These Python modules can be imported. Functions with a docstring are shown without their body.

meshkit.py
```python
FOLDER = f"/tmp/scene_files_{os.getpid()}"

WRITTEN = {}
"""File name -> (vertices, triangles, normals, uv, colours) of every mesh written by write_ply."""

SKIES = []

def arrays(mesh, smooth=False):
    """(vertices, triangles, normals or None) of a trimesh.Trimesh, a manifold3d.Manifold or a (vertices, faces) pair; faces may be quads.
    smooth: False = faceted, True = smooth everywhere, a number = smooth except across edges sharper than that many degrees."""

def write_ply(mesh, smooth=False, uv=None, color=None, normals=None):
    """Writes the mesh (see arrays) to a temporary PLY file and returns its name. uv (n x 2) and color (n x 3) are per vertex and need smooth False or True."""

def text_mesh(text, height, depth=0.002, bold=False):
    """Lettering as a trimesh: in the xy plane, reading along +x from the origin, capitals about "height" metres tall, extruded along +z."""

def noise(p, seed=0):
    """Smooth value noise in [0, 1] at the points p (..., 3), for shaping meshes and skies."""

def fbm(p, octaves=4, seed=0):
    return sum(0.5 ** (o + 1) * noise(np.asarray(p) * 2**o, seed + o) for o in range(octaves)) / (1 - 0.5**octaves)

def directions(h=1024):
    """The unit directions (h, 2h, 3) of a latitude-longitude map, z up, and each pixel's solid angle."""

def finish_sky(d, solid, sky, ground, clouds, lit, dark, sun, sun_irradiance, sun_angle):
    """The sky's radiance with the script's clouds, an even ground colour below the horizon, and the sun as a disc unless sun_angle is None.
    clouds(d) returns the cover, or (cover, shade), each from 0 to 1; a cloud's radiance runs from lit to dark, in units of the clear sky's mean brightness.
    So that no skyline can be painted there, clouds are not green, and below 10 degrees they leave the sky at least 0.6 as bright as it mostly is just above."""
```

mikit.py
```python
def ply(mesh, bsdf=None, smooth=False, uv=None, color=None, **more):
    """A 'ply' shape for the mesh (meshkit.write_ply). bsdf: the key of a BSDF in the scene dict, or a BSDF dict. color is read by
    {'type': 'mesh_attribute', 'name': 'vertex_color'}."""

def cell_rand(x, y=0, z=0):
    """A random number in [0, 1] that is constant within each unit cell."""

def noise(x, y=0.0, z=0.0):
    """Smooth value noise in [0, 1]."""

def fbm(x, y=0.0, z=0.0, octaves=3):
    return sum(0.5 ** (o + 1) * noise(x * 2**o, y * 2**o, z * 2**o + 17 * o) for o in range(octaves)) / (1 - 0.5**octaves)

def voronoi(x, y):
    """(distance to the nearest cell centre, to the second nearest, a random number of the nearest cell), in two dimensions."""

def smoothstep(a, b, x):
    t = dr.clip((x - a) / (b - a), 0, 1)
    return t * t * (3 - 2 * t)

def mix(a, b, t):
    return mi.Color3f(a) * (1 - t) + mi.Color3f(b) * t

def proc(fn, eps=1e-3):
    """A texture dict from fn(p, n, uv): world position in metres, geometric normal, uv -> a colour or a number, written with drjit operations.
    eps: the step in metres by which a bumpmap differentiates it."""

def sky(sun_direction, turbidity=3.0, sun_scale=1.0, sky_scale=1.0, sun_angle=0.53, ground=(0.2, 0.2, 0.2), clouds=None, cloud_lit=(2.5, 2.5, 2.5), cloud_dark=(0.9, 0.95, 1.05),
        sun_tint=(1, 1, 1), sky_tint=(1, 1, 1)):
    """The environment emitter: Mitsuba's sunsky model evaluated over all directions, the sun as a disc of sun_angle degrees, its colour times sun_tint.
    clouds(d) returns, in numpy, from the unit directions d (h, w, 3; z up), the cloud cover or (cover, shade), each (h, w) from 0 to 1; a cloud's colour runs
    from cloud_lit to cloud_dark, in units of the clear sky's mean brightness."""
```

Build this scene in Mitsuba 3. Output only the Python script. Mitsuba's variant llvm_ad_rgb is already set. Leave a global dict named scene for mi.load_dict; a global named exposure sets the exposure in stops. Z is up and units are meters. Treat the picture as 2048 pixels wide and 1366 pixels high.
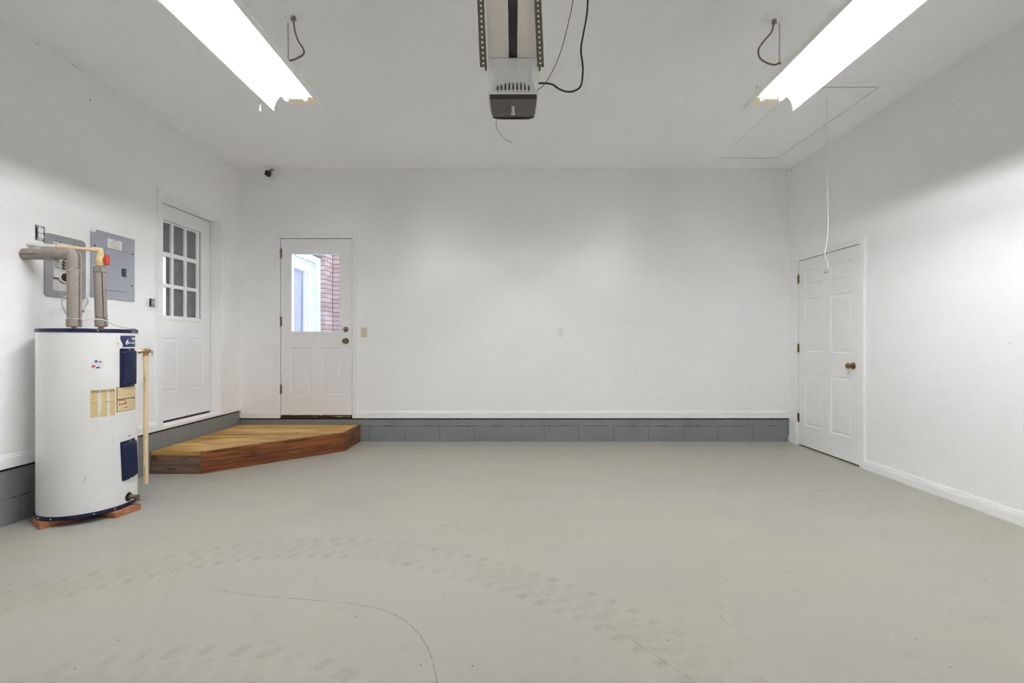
import math, random
import numpy as np, trimesh, mitsuba as mi, drjit as dr
import mikit, meshkit
from mikit import noise, fbm, smoothstep, mix
from shapely.geometry import Polygon, Point, box as sbox
from shapely import affinity

T = mi.ScalarTransform4f
scene, labels = {}, {}

# ------------------------------------------------------------------ camera, sky, exposure
CAM_H, FOCAL = 1.15, 910.0
scene['camera'] = {'type': 'perspective', 'fov': math.degrees(2 * math.atan(1024 / FOCAL)), 'fov_axis': 'x', 'near_clip': 0.02,
                   'principal_point_offset_x': -4 / 2048, 'principal_point_offset_y': -1 / 1366,
                   'to_world': T().look_at(origin=[0, 0, CAM_H], target=[0, 1, CAM_H], up=[0, 0, 1])}
scene['sky'] = mikit.sky((-0.35, -0.6, 0.72), turbidity=3.0, sun_scale=0.0, sky_scale=8.0, ground=(0.35, 0.34, 0.33), sky_tint=(1.42, 1.09, 0.79))
TUBE_L = 62.0
exposure = 1.82

# ------------------------------------------------------------------ room measures (metres)
XL, XR, YB, YF, ZC = -3.168, 3.179, 5.26, -1.10, 3.156
ZL, ZB = 0.362, 0.271          # underside of the plasterboard on the left and back walls (block stem wall below)
rnd = random.Random(7)


# ------------------------------------------------------------------ mesh helpers
def cbox(x0, x1, y0, y1, z0, z1, b=0.0):
    """A box with chamfered edges."""
    if b <= 0:
        m = trimesh.creation.box(extents=(x1 - x0, y1 - y0, z1 - z0))
        m.apply_translation(((x0 + x1) / 2, (y0 + y1) / 2, (z0 + z1) / 2))
        return m
    p = []
    for sx in (0, 1):
        for sy in (0, 1):
            for sz in (0, 1):
                c = np.array([(x0, x1)[sx], (y0, y1)[sy], (z0, z1)[sz]], float)
                i = np.array([b, b, b]) * np.array([1 - 2 * sx, 1 - 2 * sy, 1 - 2 * sz])
                for k in range(3):
                    q = c + i
                    q[k] = c[k]
                    p.append(q)
    return trimesh.convex.convex_hull(np.array(p))


def cat(*ms):
    out = []
    for m in ms:
        out += list(m) if isinstance(m, (list, tuple)) else [m]
    return trimesh.util.concatenate(out)


def xf(m, M):
    m = m.copy()
    m.apply_transform(np.asarray(M, float))
    return m


def frame(origin, right, up, n):
    """Matrix from (right, up, outwards) to the world."""
    M = np.eye(4)
    M[:3, 0], M[:3, 1], M[:3, 2], M[:3, 3] = right, up, n, origin
    return M


def on_back(x, z, y=YB):
    return frame((x, y, z), (1, 0, 0), (0, 0, 1), (0, -1, 0))


def on_left(y, z, x=XL):
    return frame((x, y, z), (0, 1, 0), (0, 0, 1), (1, 0, 0))


def on_right(y, z, x=XR):
    return frame((x, y, z), (0, -1, 0), (0, 0, 1), (-1, 0, 0))


def prism(poly, h, M=None):
    m = trimesh.creation.extrude_polygon(poly, h, engine='earcut')
    return m if M is None else xf(m, M)


def rrect(x0, x1, y0, y1, r, n=5):
    return sbox(x0 + r, y0 + r, x1 - r, y1 - r).buffer(r, quad_segs=n)


def lathe(profile, n=32, M=None, a0=0.0, a1=2 * math.pi):
    """Revolves (radius, height) points about z."""
    pr = np.array(profile, float)
    full = abs(a1 - a0 - 2 * math.pi) < 1e-6
    th = np.linspace(a0, a1, n + 1)
    v = np.array([[r * math.cos(t), r * math.sin(t), z] for t in th for r, z in pr])
    k, f = len(pr), []
    for i in range(n):
        for j in range(k - 1):
            a, b, c, d = i * k + j, (i + 1) * k + j, (i + 1) * k + j + 1, i * k + j + 1
            f += [[a, b, c], [a, c, d]]
    m = trimesh.Trimesh(v, f, process=False)
    m.merge_vertices()
    m.update_faces(m.nondegenerate_faces())
    return m if M is None else xf(m, M)


def spline(pts, n=8):
    p = np.array(pts, float)
    p = np.vstack([2 * p[0] - p[1], p, 2 * p[-1] - p[-2]])
    out = []
    for i in range(1, len(p) - 2):
        for t in np.linspace(0, 1, n, endpoint=False):
            a, b, c, d = p[i - 1:i + 3]
            out.append(0.5 * (2 * b + (c - a) * t + (2 * a - 5 * b + 4 * c - d) * t * t + (3 * b - a - 3 * c + d) * t ** 3))
    out.append(p[-2])
    return np.array(out)


def sweep(pts, section, closed_ends=True):
    """Sweeps a closed 2-D section (k x 2) along 3-D points with parallel transport."""
    p = np.array(pts, float)
    t = np.gradient(p, axis=0)
    t /= np.linalg.norm(t, axis=1, keepdims=True)
    a = np.cross(t[0], [0, 0, 1.0])
    if np.linalg.norm(a) < 1e-3:
        a = np.cross(t[0], [0, 1.0, 0])
    a /= np.linalg.norm(a)
    s = np.array(section, float)
    k, v = len(s), []
    for i in range(len(p)):
        a = a - t[i] * (a @ t[i])
        a /= np.linalg.norm(a)
        b = np.cross(t[i], a)
        v.append(p[i] + s[:, :1] * a + s[:, 1:] * b)
    v, f = np.vstack(v), []
    for i in range(len(p) - 1):
        for j in range(k):
            q = (j + 1) % k
            A, B, C, D = i * k + j, i * k + q, (i + 1) * k + q, (i + 1) * k + j
            f += [[A, B, C], [A, C, D]]
    if closed_ends:
        n = len(v)
        v = np.vstack([v, v[:k].mean(0), v[-k:].mean(0)])
        for j in range(k):
            q = (j + 1) % k
            f += [[n, q, j], [n + 1, n - k + j, n - k + q]]
    m = trimesh.Trimesh(v, f, process=False)
    return m


def circ(r, n=10):
    a = np.arange(n) * 2 * math.pi / n
    return np.c_[r * np.cos(a), r * np.sin(a)]


def tube(pts, r, n=10, smooth=8):
    return sweep(spline(pts, smooth) if smooth else pts, circ(r, n))


def rod(p, q, r, n=14):
    """A straight round rod between two points."""
    p, q = np.array(p, float), np.array(q, float)
    m = trimesh.creation.cylinder(radius=r, segment=(p, q), sections=n)
    return m


# ------------------------------------------------------------------ naming
def key_for(name, parent=None):
    k = name if parent is None else parent + '__' + name
    base, i = k, 0
    while k in scene or k in labels:
        i += 1
        k = '%s_%03d' % (base, i)
    return k


def obj(name, mesh, bsdf, parent=None, smooth=False, label=None, cat=None, group=None, kind=None, **more):
    k = key_for(name, parent)
    scene[k] = mikit.ply(mesh, bsdf, smooth=smooth, **more)
    d = {}
    if label: d['label'] = label
    if cat: d['category'] = cat
    if group: d['group'] = group
    if kind: d['kind'] = kind
    if d: labels[k] = d
    return k


def thing(name, label, cat=None, group=None, kind=None):
    k = key_for(name)
    labels[k] = {'label': label}
    if cat: labels[k]['category'] = cat
    if group: labels[k]['group'] = group
    if kind: labels[k]['kind'] = kind
    return k


# ------------------------------------------------------------------ materials
def mat(name, color, rough=0.5, spec=0.5, metallic=0.0, two=True, bump=None, bscale=1.0, **more):
    col = color if isinstance(color, dict) else {'type': 'rgb', 'value': list(color)}
    b = {'type': 'principled', 'base_color': col, 'roughness': rough, 'specular': spec, 'metallic': metallic, **more}
    if bump is not None:
        b = {'type': 'bumpmap', 'arbitrary': bump, 'scale': bscale, 'bsdf': b}
    scene[name] = {'type': 'twosided', 'bsdf': b} if two else b
    return name


def dots(p, spots, axis):
    """Sum of small soft elliptic marks (a, b, ra, rb, strength) on a wall; axis picks its horizontal coordinate."""
    a, s = (p.x, p.y)[axis], mi.Float(0)
    for (u, v, ru, rv, k) in spots:
        d = dr.square((a - u) / (ru * .62)) + dr.square((p.z - v) / (rv * .62))
        s = dr.maximum(s, min(1.0, k * 1.2) * smoothstep(1.0, 0.3, d))
    return s


SP_BACK = [(1.717, .479, .035, .016, .12), (1.70, .485, .016, .012, .14), (1.055, 1.04, .014, .008, .22), (1.07, 1.065, .009, .007, .18), (1.41, .78, .007, .007, .45),
           (-.12, 2.475, .007, .02, .2), (-.10, 2.24, .005, .02, .2), (.49, 2.28, .005, .016, .18), (-2.76, 3.14, .02, .012, .45), (-2.72, 3.12, .008, .01, .5),
           (-2.13, 3.10, .006, .006, .5), (3.15, 3.12, .012, .010, .8), (3.14, 3.07, .009, .012, .6), (3.16, 3.02, .006, .01, .5), (.30, 2.90, .005, .03, .1), (-1.97, 3.10, .005, .006, .3),
           (-2.36, 3.135, .006, .012, .3), (-2.42, 3.13, .005, .008, .3), (1.0, 1.9, .004, .01, .15), (-.9, 1.75, .02, .004, .06)]
SP_LEFT = [(3.40, 2.955, .012, .010, .8), (3.02, 3.13, .04, .004, .5), (3.30, 3.14, .10, .004, .6), (4.05, 2.52, .01, .02, .4), (3.6, 3.12, .01, .01, .4), (4.2, 3.12, .02, .006, .3),
           (5.2, 3.13, .02, .012, .5), (4.6, 3.13, .01, .01, .4), (3.42, 1.985, .02, .012, .2)]
SP_RIGHT = [(2.925, 1.14, .006, .008, .5), (2.91, 1.145, .012, .003, .3), (3.29, 2.87, .004, .03, .55), (3.26, 2.885, .02, .004, .45), (3.31, 2.885, .012, .004, .35), (5.22, 3.12, .012, .014, .7),
            (3.0, 1.75, .02, .004, .15), (3.5, 1.45, .003, .02, .12), (4.0, 1.75, .006, .003, .2), (3.3, 1.62, .006, .01, .12)]


def wall_color(spots, axis):
    def fn(p, n, uv):
        m = fbm(p.x * 1.3 + 3, p.y * 1.3, p.z * 1.3, 3) * 0.035 + 0.965
        fine = noise(p.x * 40, p.y * 40, p.z * 40) * 0.012
        c = mi.Color3f(0.855, 0.855, 0.855) * (m + fine)
        return c * (1 - dots(p, spots, axis))
    return mikit.proc(fn)


def peel(p, n, uv):
    return noise(p.x * 90, p.y * 90, p.z * 90) * 0.00012 + fbm(p.x * 2.0, p.y * 2.0, p.z * 2.0, 2) * 0.002


PEEL = mikit.proc(peel, eps=2e-3)
mat('paint_back', wall_color(SP_BACK, 0), 0.36, 0.45, bump=PEEL)
mat('paint_left', wall_color(SP_LEFT, 1), 0.36, 0.45, bump=PEEL)
mat('paint_right', wall_color(SP_RIGHT, 1), 0.36, 0.45, bump=PEEL)


def ceil_fn(p, n, uv):
    m = fbm(p.x * 0.9 + 9, p.y * 0.9, 2, 3) * 0.05 + 0.955
    return mi.Color3f(0.90, 0.905, 0.905) * m


mat('paint_ceiling', mikit.proc(ceil_fn), 0.7, 0.25)
mat('trim_paint', (0.83, 0.83, 0.825), 0.45, 0.35)
mat('door_paint', (0.81, 0.81, 0.805), 0.28, 0.5)
mat('metal_white', (0.86, 0.855, 0.84), 0.3, 0.5)
mat('cream_paint', (0.93, 0.84, 0.55), 0.4, 0.5)
mat('black', (0.012, 0.012, 0.013), 0.45, 0.5)
mat('black_gloss', (0.012, 0.012, 0.016), 0.2, 0.6)
mat('dark_gap', (0.02, 0.017, 0.015), 0.8, 0.2)  # near-black; also used for painted shade in gaps
mat('chain_steel', (0.30, 0.28, 0.26), 0.35, metallic=0.9)
mat('steel', (0.62, 0.61, 0.58), 0.32, metallic=1.0)
mat('strap_steel', (0.17, 0.16, 0.13), 0.55, metallic=0.5)
mat('brass', (0.50, 0.35, 0.16), 0.3, metallic=1.0)
mat('antique_brass', (0.24, 0.16, 0.075), 0.26, metallic=1.0)
mat('bronze', (0.24, 0.19, 0.13), 0.25, metallic=1.0)
mat('navy', (0.0035, 0.008, 0.034), 0.28, 0.3)
mat('navy_print', (0.016, 0.03, 0.10), 0.35, 0.5)
mat('white_print', (0.85, 0.85, 0.85), 0.45, 0.4)
mat('black_print', (0.03, 0.025, 0.025), 0.6, 0.3)
mat('grey_print', (0.34, 0.30, 0.22), 0.6, 0.3)
mat('red_print', (0.62, 0.06, 0.04), 0.5, 0.4)
mat('blue_print', (0.06, 0.07, 0.35), 0.5, 0.4)
mat('beige_plastic', (0.66, 0.60, 0.42), 0.35, 0.5)
mat('white_plastic', (0.80, 0.80, 0.79), 0.3, 0.5)
mat('opener_white', (0.84, 0.84, 0.845), 0.33, 0.5)
mat('opener_brown', (0.042, 0.030, 0.022), 0.3, 0.5)
mat('cream_pipe', (0.72, 0.55, 0.33), 0.35, 0.5)
mat('valve_cream', (0.68, 0.53, 0.27), 0.35, 0.5)
mat('valve_red', (0.55, 0.055, 0.03), 0.35, 0.5)
mat('copper', (0.55, 0.23, 0.13), 0.4, metallic=0.9)
mat('cable_white', (0.66, 0.65, 0.60), 0.4, 0.5)
mat('wire_brown', (0.20, 0.14, 0.10), 0.5, 0.4)
mat('panel_blue_grey', (0.33, 0.35, 0.40), 0.3, 0.5)
mat('panel_grey', (0.27, 0.275, 0.285), 0.4, 0.5)
mat('panel_light', (0.50, 0.50, 0.49), 0.4, 0.5)
mat('sticker_grey', (0.64, 0.69, 0.71), 0.5, 0.4)
mat('paper', (0.74, 0.73, 0.70), 0.7, 0.2)
mat('blind_grey', (0.085, 0.089, 0.110), 0.7, 0.2)
mat('curtain', (0.60, 0.61, 0.86), 0.8, 0.1)
mat('mortar', (0.24, 0.21, 0.21), 0.9, 0.1)
mat('concrete', (0.52, 0.51, 0.49), 0.8, 0.2)
mat('board_cream', (0.92, 0.87, 0.78), 0.55, 0.3)
scene['glass'] = {'type': 'thindielectric', 'int_ior': 1.5}
scene['double_glass'] = {'type': 'thindielectric', 'int_ior': 1.95}   # two panes reflect twice
for i, c in enumerate([(0.60, 0.42, 0.385), (0.66, 0.51, 0.475), (0.56, 0.39, 0.36), (0.64, 0.49, 0.475), (0.46, 0.39, 0.385)]):
    mat('brick_%d' % i, c, 0.85, 0.15)


def insul(p, n, uv):
    m = fbm(p.x * 120, p.y * 120, p.z * 120, 2)
    big = fbm(p.x * 14, p.y * 14, p.z * 14, 2)
    return mi.Color3f(0.305, 0.272, 0.248) * (0.70 + 0.45 * m + 0.15 * big)


mat('insulation', mikit.proc(insul), 0.9, 0.1)


def tank_fn(p, n, uv):
    th = dr.atan2(p.y - 3.07, p.x + 2.866) * 57.2958
    c = mi.Color3f(0.76, 0.76, 0.75) * (0.965 + 0.035 * fbm(p.x * 6, p.y * 6, p.z * 2.5, 3))
    # drip streaks down the front
    st = noise(th * 0.55, p.z * 1.2) * smoothstep(0.05, 0.25, p.z) * smoothstep(0.66, 0.5, p.z) * smoothstep(-42, -30, th) * smoothstep(-5, -15, th)
    c = c * (1 - 0.06 * smoothstep(0.55, 0.8, st))
    # pencil scratches and specks
    s = mi.Float(0)
    for (a, z, ra, rz, sl, k) in [(-52, .285, 2.6, .0022, .004, .55), (-52, .272, 2.4, .002, .004, .5), (-52, .262, 2.0, .0018, .004, .45), (-51, .297, 1.8, .0016, .004, .35), (-58, .40, 1.2, .0015, .003, .3),
                                 (-36, .20, .5, .003, 0, .8), (-60, .16, .4, .003, 0, .5), (-36, .47, .6, .01, 0, .2), (-75, .44, .3, .003, 0, .6), (-48, .46, .9, .0015, .003, .3), (-66, .13, .3, .002, 0, .5), (-39, .62, .25, .03, 0, .2)]:
        d = dr.square((th - a) / ra) + dr.square((p.z - z - sl * (th - a)) / rz)
        s = dr.maximum(s, k * smoothstep(1.0, 0.4, d))
    return c * (1 - s)


mat('tank_white', mikit.proc(tank_fn), 0.25, 0.5)


def label_fn(p, n, uv):   # sun-bleached paper: torn pale streaks
    th = dr.atan2(p.y - 3.07, p.x + 2.866) * 57.2958
    t = fbm(th * 0.35, p.z * 8, 1, 3)
    stripe = smoothstep(2.6, 1.2, dr.abs(th + 35.5 + 3 * (t - .5))) + smoothstep(2.2, .8, dr.abs(th + 25.5 + 3 * (t - .5)))
    return mix((0.63, 0.49, 0.25), (0.70, 0.68, 0.62), dr.clip(stripe * smoothstep(0.3, 0.55, t) + 0.25 * smoothstep(0.55, 0.7, t), 0, 1))


mat('energy_paper', mikit.proc(label_fn), 0.6, 0.3)
mat('warning_paper', (0.66, 0.54, 0.30), 0.5, 0.3)


def wood(light, dark, axis, fx=3.0, fy=55.0, seed=0.0):
    """Grain along axis 0 (x), 1 (y) or 2 (the deck's diagonal)."""
    def fn(p, n, uv):
        if axis == 0: a, b = p.x, p.y
        elif axis == 1: a, b = p.y, p.x
        else: a, b = p.x * 0.747 + p.y * 0.664, p.x * 0.664 - p.y * 0.747
        b = b + p.z * 1.0
        w = fbm(a * 1.5 + seed, b * 6, p.z * 6, 2)
        g = fbm(a * fx + seed, b * fy + 5 * w, p.z * fy, 3)
        blot = fbm(a * 4 + seed, b * 9, p.z * 9, 3)
        c = mix(dark, light, smoothstep(0.28, 0.72, 0.55 * g + 0.45 * blot))
        knot = smoothstep(0.80, 0.9, noise(a * 7 + seed, b * 22, p.z * 22))
        pale = smoothstep(0.87, 0.93, noise(a * 24 + 3 + seed, b * 90, p.z * 90)) * 0.45
        c = c * (1 - 0.55 * knot)
        return mix(c, (0.62, 0.52, 0.38), pale * smoothstep(0.45, 0.7, blot))
    return mikit.proc(fn)


for i, (l, d, s) in enumerate([((0.60, 0.38, 0.13), (0.31, 0.15, 0.036), 0.), ((0.64, 0.41, 0.15), (0.34, 0.17, 0.042), 7.), ((0.55, 0.33, 0.105), (0.27, 0.13, 0.032), 13.)]):
    mat('deck_wood_%d' % i, wood(l, d, 0, seed=s), 0.5, 0.3)
mat('fascia_wood', wood((0.25, 0.085, 0.026), (0.085, 0.026, 0.009), 2), 0.5, 0.3)
mat('fascia_wood_dark', wood((0.20, 0.062, 0.018), (0.07, 0.018, 0.007), 2, seed=4.), 0.5, 0.3)
mat('fascia_wood_grey', wood((0.20, 0.125, 0.085), (0.085, 0.05, 0.033), 0, seed=9.), 0.55, 0.3)
mat('fascia_wood_side', wood((0.20, 0.095, 0.035), (0.085, 0.036, 0.013), 1, seed=2.), 0.55, 0.3)
mat('block_wood', wood((0.45, 0.20, 0.11), (0.22, 0.085, 0.04), 0, seed=3.), 0.6, 0.2)


def sill_fn(p, n, uv):   # worn brown sweep with flakes of old paint
    g = fbm(p.x * 26, p.y * 26, p.z * 90, 3)
    return mix((0.035, 0.014, 0.010), (0.55, 0.53, 0.50), smoothstep(0.60, 0.68, g) * smoothstep(-2.62, -2.4, p.x) * 0.8)


mat('sweep_brown', mikit.proc(sill_fn), 0.6, 0.3)


def cmu(p, n, uv):
    m = fbm(p.x * 5, p.y * 5, p.z * 5, 3) * 0.22 + 0.88
    return mi.Color3f(0.202, 0.218, 0.219) * m


def cmu_bump(p, n, uv):
    return fbm(p.x * 45, p.y * 45, p.z * 45, 3) * 0.004


mat('block_paint', mikit.proc(cmu), 0.5, 0.4, bump=mikit.proc(cmu_bump, eps=2e-3))
mat('block_joint', (0.165, 0.178, 0.180), 0.6, 0.3)


# floor: grey painted concrete with tyre prints, drag lines and specks
def poly_dist(x, y, pts):
    """(unsigned distance, signed side distance, arc length) from points to a polyline."""
    best, side, arc, s0 = mi.Float(9), mi.Float(0), mi.Float(0), 0.0
    for (ax, ay), (bx, by) in zip(pts[:-1], pts[1:]):
        L = math.hypot(bx - ax, by - ay)
        ex, ey = (bx - ax) / L, (by - ay) / L
        t = dr.clip((x - ax) * ex + (y - ay) * ey, 0, L)
        d = dr.sqrt(dr.square(x - ax - ex * t) + dr.square(y - ay - ey * t))
        sd = (x - ax) * ey - (y - ay) * ex
        near = d < best
        arc = dr.select(near, s0 + t, arc)
        side = dr.select(near, sd, side)
        best = dr.select(near, d, best)
        s0 += L
    return best, side, arc


def curve2(pts, n):
    return [(float(q[0]), float(q[1])) for q in spline([(a, b, 0) for a, b in pts], n)]


TRACK1 = curve2([(-3.1, 1.1), (-2.60, 1.72), (-2.21, 2.05), (-1.80, 2.35), (-1.47, 2.50), (-1.06, 2.555), (-.62, 2.49), (-.20, 2.31), (.11, 2.13), (.41, 1.90), (.63, 1.66), (.80, 1.40), (1.0, .8)], 2)
TRACK2 = curve2([(-2.1, .95), (-1.62, 1.40), (-1.38, 1.50), (-1.10, 1.55), (-.80, 1.50), (-.52, 1.36), (-.2, 1.05), (-.1, .6)], 2)
LINES = [([(-1.64, 2.965), (-1.256, 3.02), (-.919, 3.0), (-.567, 2.90), (-.235, 2.75), (.05, 2.60), (.261, 2.474), (.422, 2.38)], .004, .16),
         ([(-1.418, 2.123), (-1.2, 2.068), (-.839, 2.02), (-.602, 1.971), (-.476, 1.899), (-.369, 1.786), (-.295, 1.645), (-.25, 1.50)], .004, .34),
         ([(-2.62, 2.32), (-2.404, 2.49), (-2.141, 2.66), (-1.722, 2.85)], .004, .16), ([(-1.56, 2.03), (-1.60, 2.13), (-1.56, 2.19), (-1.47, 2.22)], .004, .12),
         ([(-1.70, 1.53), (-1.60, 1.60), (-1.52, 1.71)], .004, .12), ([(.351, 1.855), (.45, 1.765), (.542, 1.633), (.65, 1.48)], .0035, .3),
         ([(.862, 1.89), (.91, 1.74)], .0035, .25), ([(.895, 1.86), (.93, 1.74)], .003, .25), ([(.80, 2.2), (1.25, 1.5)], .004, .05)]


def tread(x, y, pts, half, pitch):
    d, sd, s = poly_dist(x, y, pts)
    q = dr.abs(sd) / half
    skew = s + sd * 0.25
    a = skew / pitch
    ph = a - dr.floor(a)
    shoulder = smoothstep(0.55, 0.62, q) * smoothstep(1.0, 0.93, q)
    lug = smoothstep(0.10, 0.2, ph) * smoothstep(0.62, 0.5, ph)
    b = a + 0.5 + 0.25 * dr.floor(q * 3.2)
    pb = b - dr.floor(b)
    inner = smoothstep(0.54, 0.50, q) * smoothstep(0.08, 0.16, pb) * smoothstep(0.8, 0.7, pb)
    gap = dr.abs(q * 3.2 - dr.floor(q * 3.2) - 0.5)
    inner = inner * smoothstep(0.46, 0.38, gap)
    hatch = 0.55 + 0.45 * smoothstep(0.35, 0.6, noise(s * 160, sd * 60))
    wear = 0.55 + 0.45 * smoothstep(0.35, 0.6, fbm(x * 5, y * 5, 4, 2))
    return (shoulder * lug * 1.0 + inner * 0.5) * hatch * wear


def floor_fn(p, n, uv):
    x, y = p.x, p.y
    big = fbm(x * 0.9 + 5, y * 0.9, 0, 3)
    streak = fbm(x * 2.2, y * 9, 3, 3)
    hue = fbm(x * 1.7 + 30, y * 1.7, 8, 2)
    c = mix((0.340, 0.330, 0.278), (0.333, 0.326, 0.292), smoothstep(0.35, 0.65, hue))
    c = c * (0.93 + 0.10 * big + 0.055 * streak)
    t = tread(x, y, TRACK1, 0.128, 0.098) * 0.55 + tread(x, y, TRACK2, 0.20, 0.10) * 0.42
    c = mix(c, (0.25, 0.235, 0.195), t)
    l = mi.Float(0)
    for pts, w, k in LINES:
        d, sd, s = poly_dist(x, y, curve2(pts, 2) if len(pts) > 2 else pts)
        broken = 0.4 + 0.6 * smoothstep(0.35, 0.55, noise(s * 55, w * 900))
        l = dr.maximum(l, k * broken * smoothstep(w, w * 0.3, d))
    c = c * (1 - l)
    # grit
    f1, f2, r = mikit.voronoi(x * 6.5, y * 6.5)
    c = c * (1 - 0.7 * smoothstep(0.030, 0.012, f1) * smoothstep(0.80, 0.82, r))
    f1, f2, r = mikit.voronoi(x * 3.2 + 40, y * 3.2)
    c = c * (1 - 0.05 * smoothstep(0.10, 0.03, f1) * smoothstep(0.6, 0.7, r))
    return c


def floor_bump(p, n, uv):
    return fbm(p.x * 6, p.y * 9, 0, 3) * 0.0022


mat('floor_paint', mikit.proc(floor_fn), 0.42, 0.4, bump=mikit.proc(floor_bump, eps=3e-3))
BR = ['brick_%d' % i for i in range(5)]

# ------------------------------------------------------------------ the room shell
TW = 0.13
obj('floor', cbox(XL - 0.22, XR + TW, YF - TW, YB + TW, -0.15, 0.0), 'floor_paint', kind='structure', label='grey painted concrete garage floor with faint tyre prints')
# ceiling with the hole of the attic hatch
HX0, HX1, HY0, HY1 = 2.240, 2.868, 3.585, 4.945
c_poly = Polygon([(XL - .22, YF - TW), (XR + TW, YF - TW), (XR + TW, YB + TW), (XL - .22, YB + TW)], [[(HX0 - .006, HY0 - .020), (HX1 + .006, HY0 - .020), (HX1 + .006, HY1 + .016), (HX0 - .006, HY1 + .016)]])
obj('ceiling', prism(c_poly, 0.05, T().translate([0, 0, ZC]).matrix.__array__() if False else np.array([[1, 0, 0, 0], [0, 1, 0, 0], [0, 0, 1, ZC], [0, 0, 0, 1.]])), 'paint_ceiling', kind='structure', label='flat white painted ceiling')
obj('roof_deck', cbox(XL - .25, XR + TW + .03, YF - TW - .03, YB + TW + .03, ZC + 0.10, ZC + 0.16), 'dark_gap', kind='structure', label='unlit attic deck above the ceiling')

# back wall: board over a block stem wall, hole for door_1
D1X0, D1X1, D1Z0, D1Z1 = -2.694, -1.873, 0.306, 2.341
g = 0.006
bw = sbox(XL - .22, ZB, XR + TW, ZC + .10).difference(sbox(D1X0 - g, ZB - .1, D1X1 + g, D1Z1 + g))
wb = obj('wall_back', prism(bw, TW, np.array([[1, 0, 0, 0], [0, 0, 1, YB], [0, 1, 0, 0], [0, 0, 0, 1.]])), 'paint_back', kind='structure', label='white painted back wall over a grey block stem wall')
# left wall, thick, with the recess of door_2
D2Y0, D2Y1, D2Z1 = 4.095, 4.911, 2.45
lw = sbox(YF - TW, ZL, YB, ZC + .10).difference(sbox(D2Y0, ZL - .1, D2Y1, D2Z1))
wl = obj('wall_left', prism(lw, 0.20, np.array([[0, 0, 1, XL - .20], [1, 0, 0, 0], [0, 1, 0, 0], [0, 0, 0, 1.]])), 'paint_left', kind='structure', label='white painted left wall over a grey block stem wall')
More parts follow.
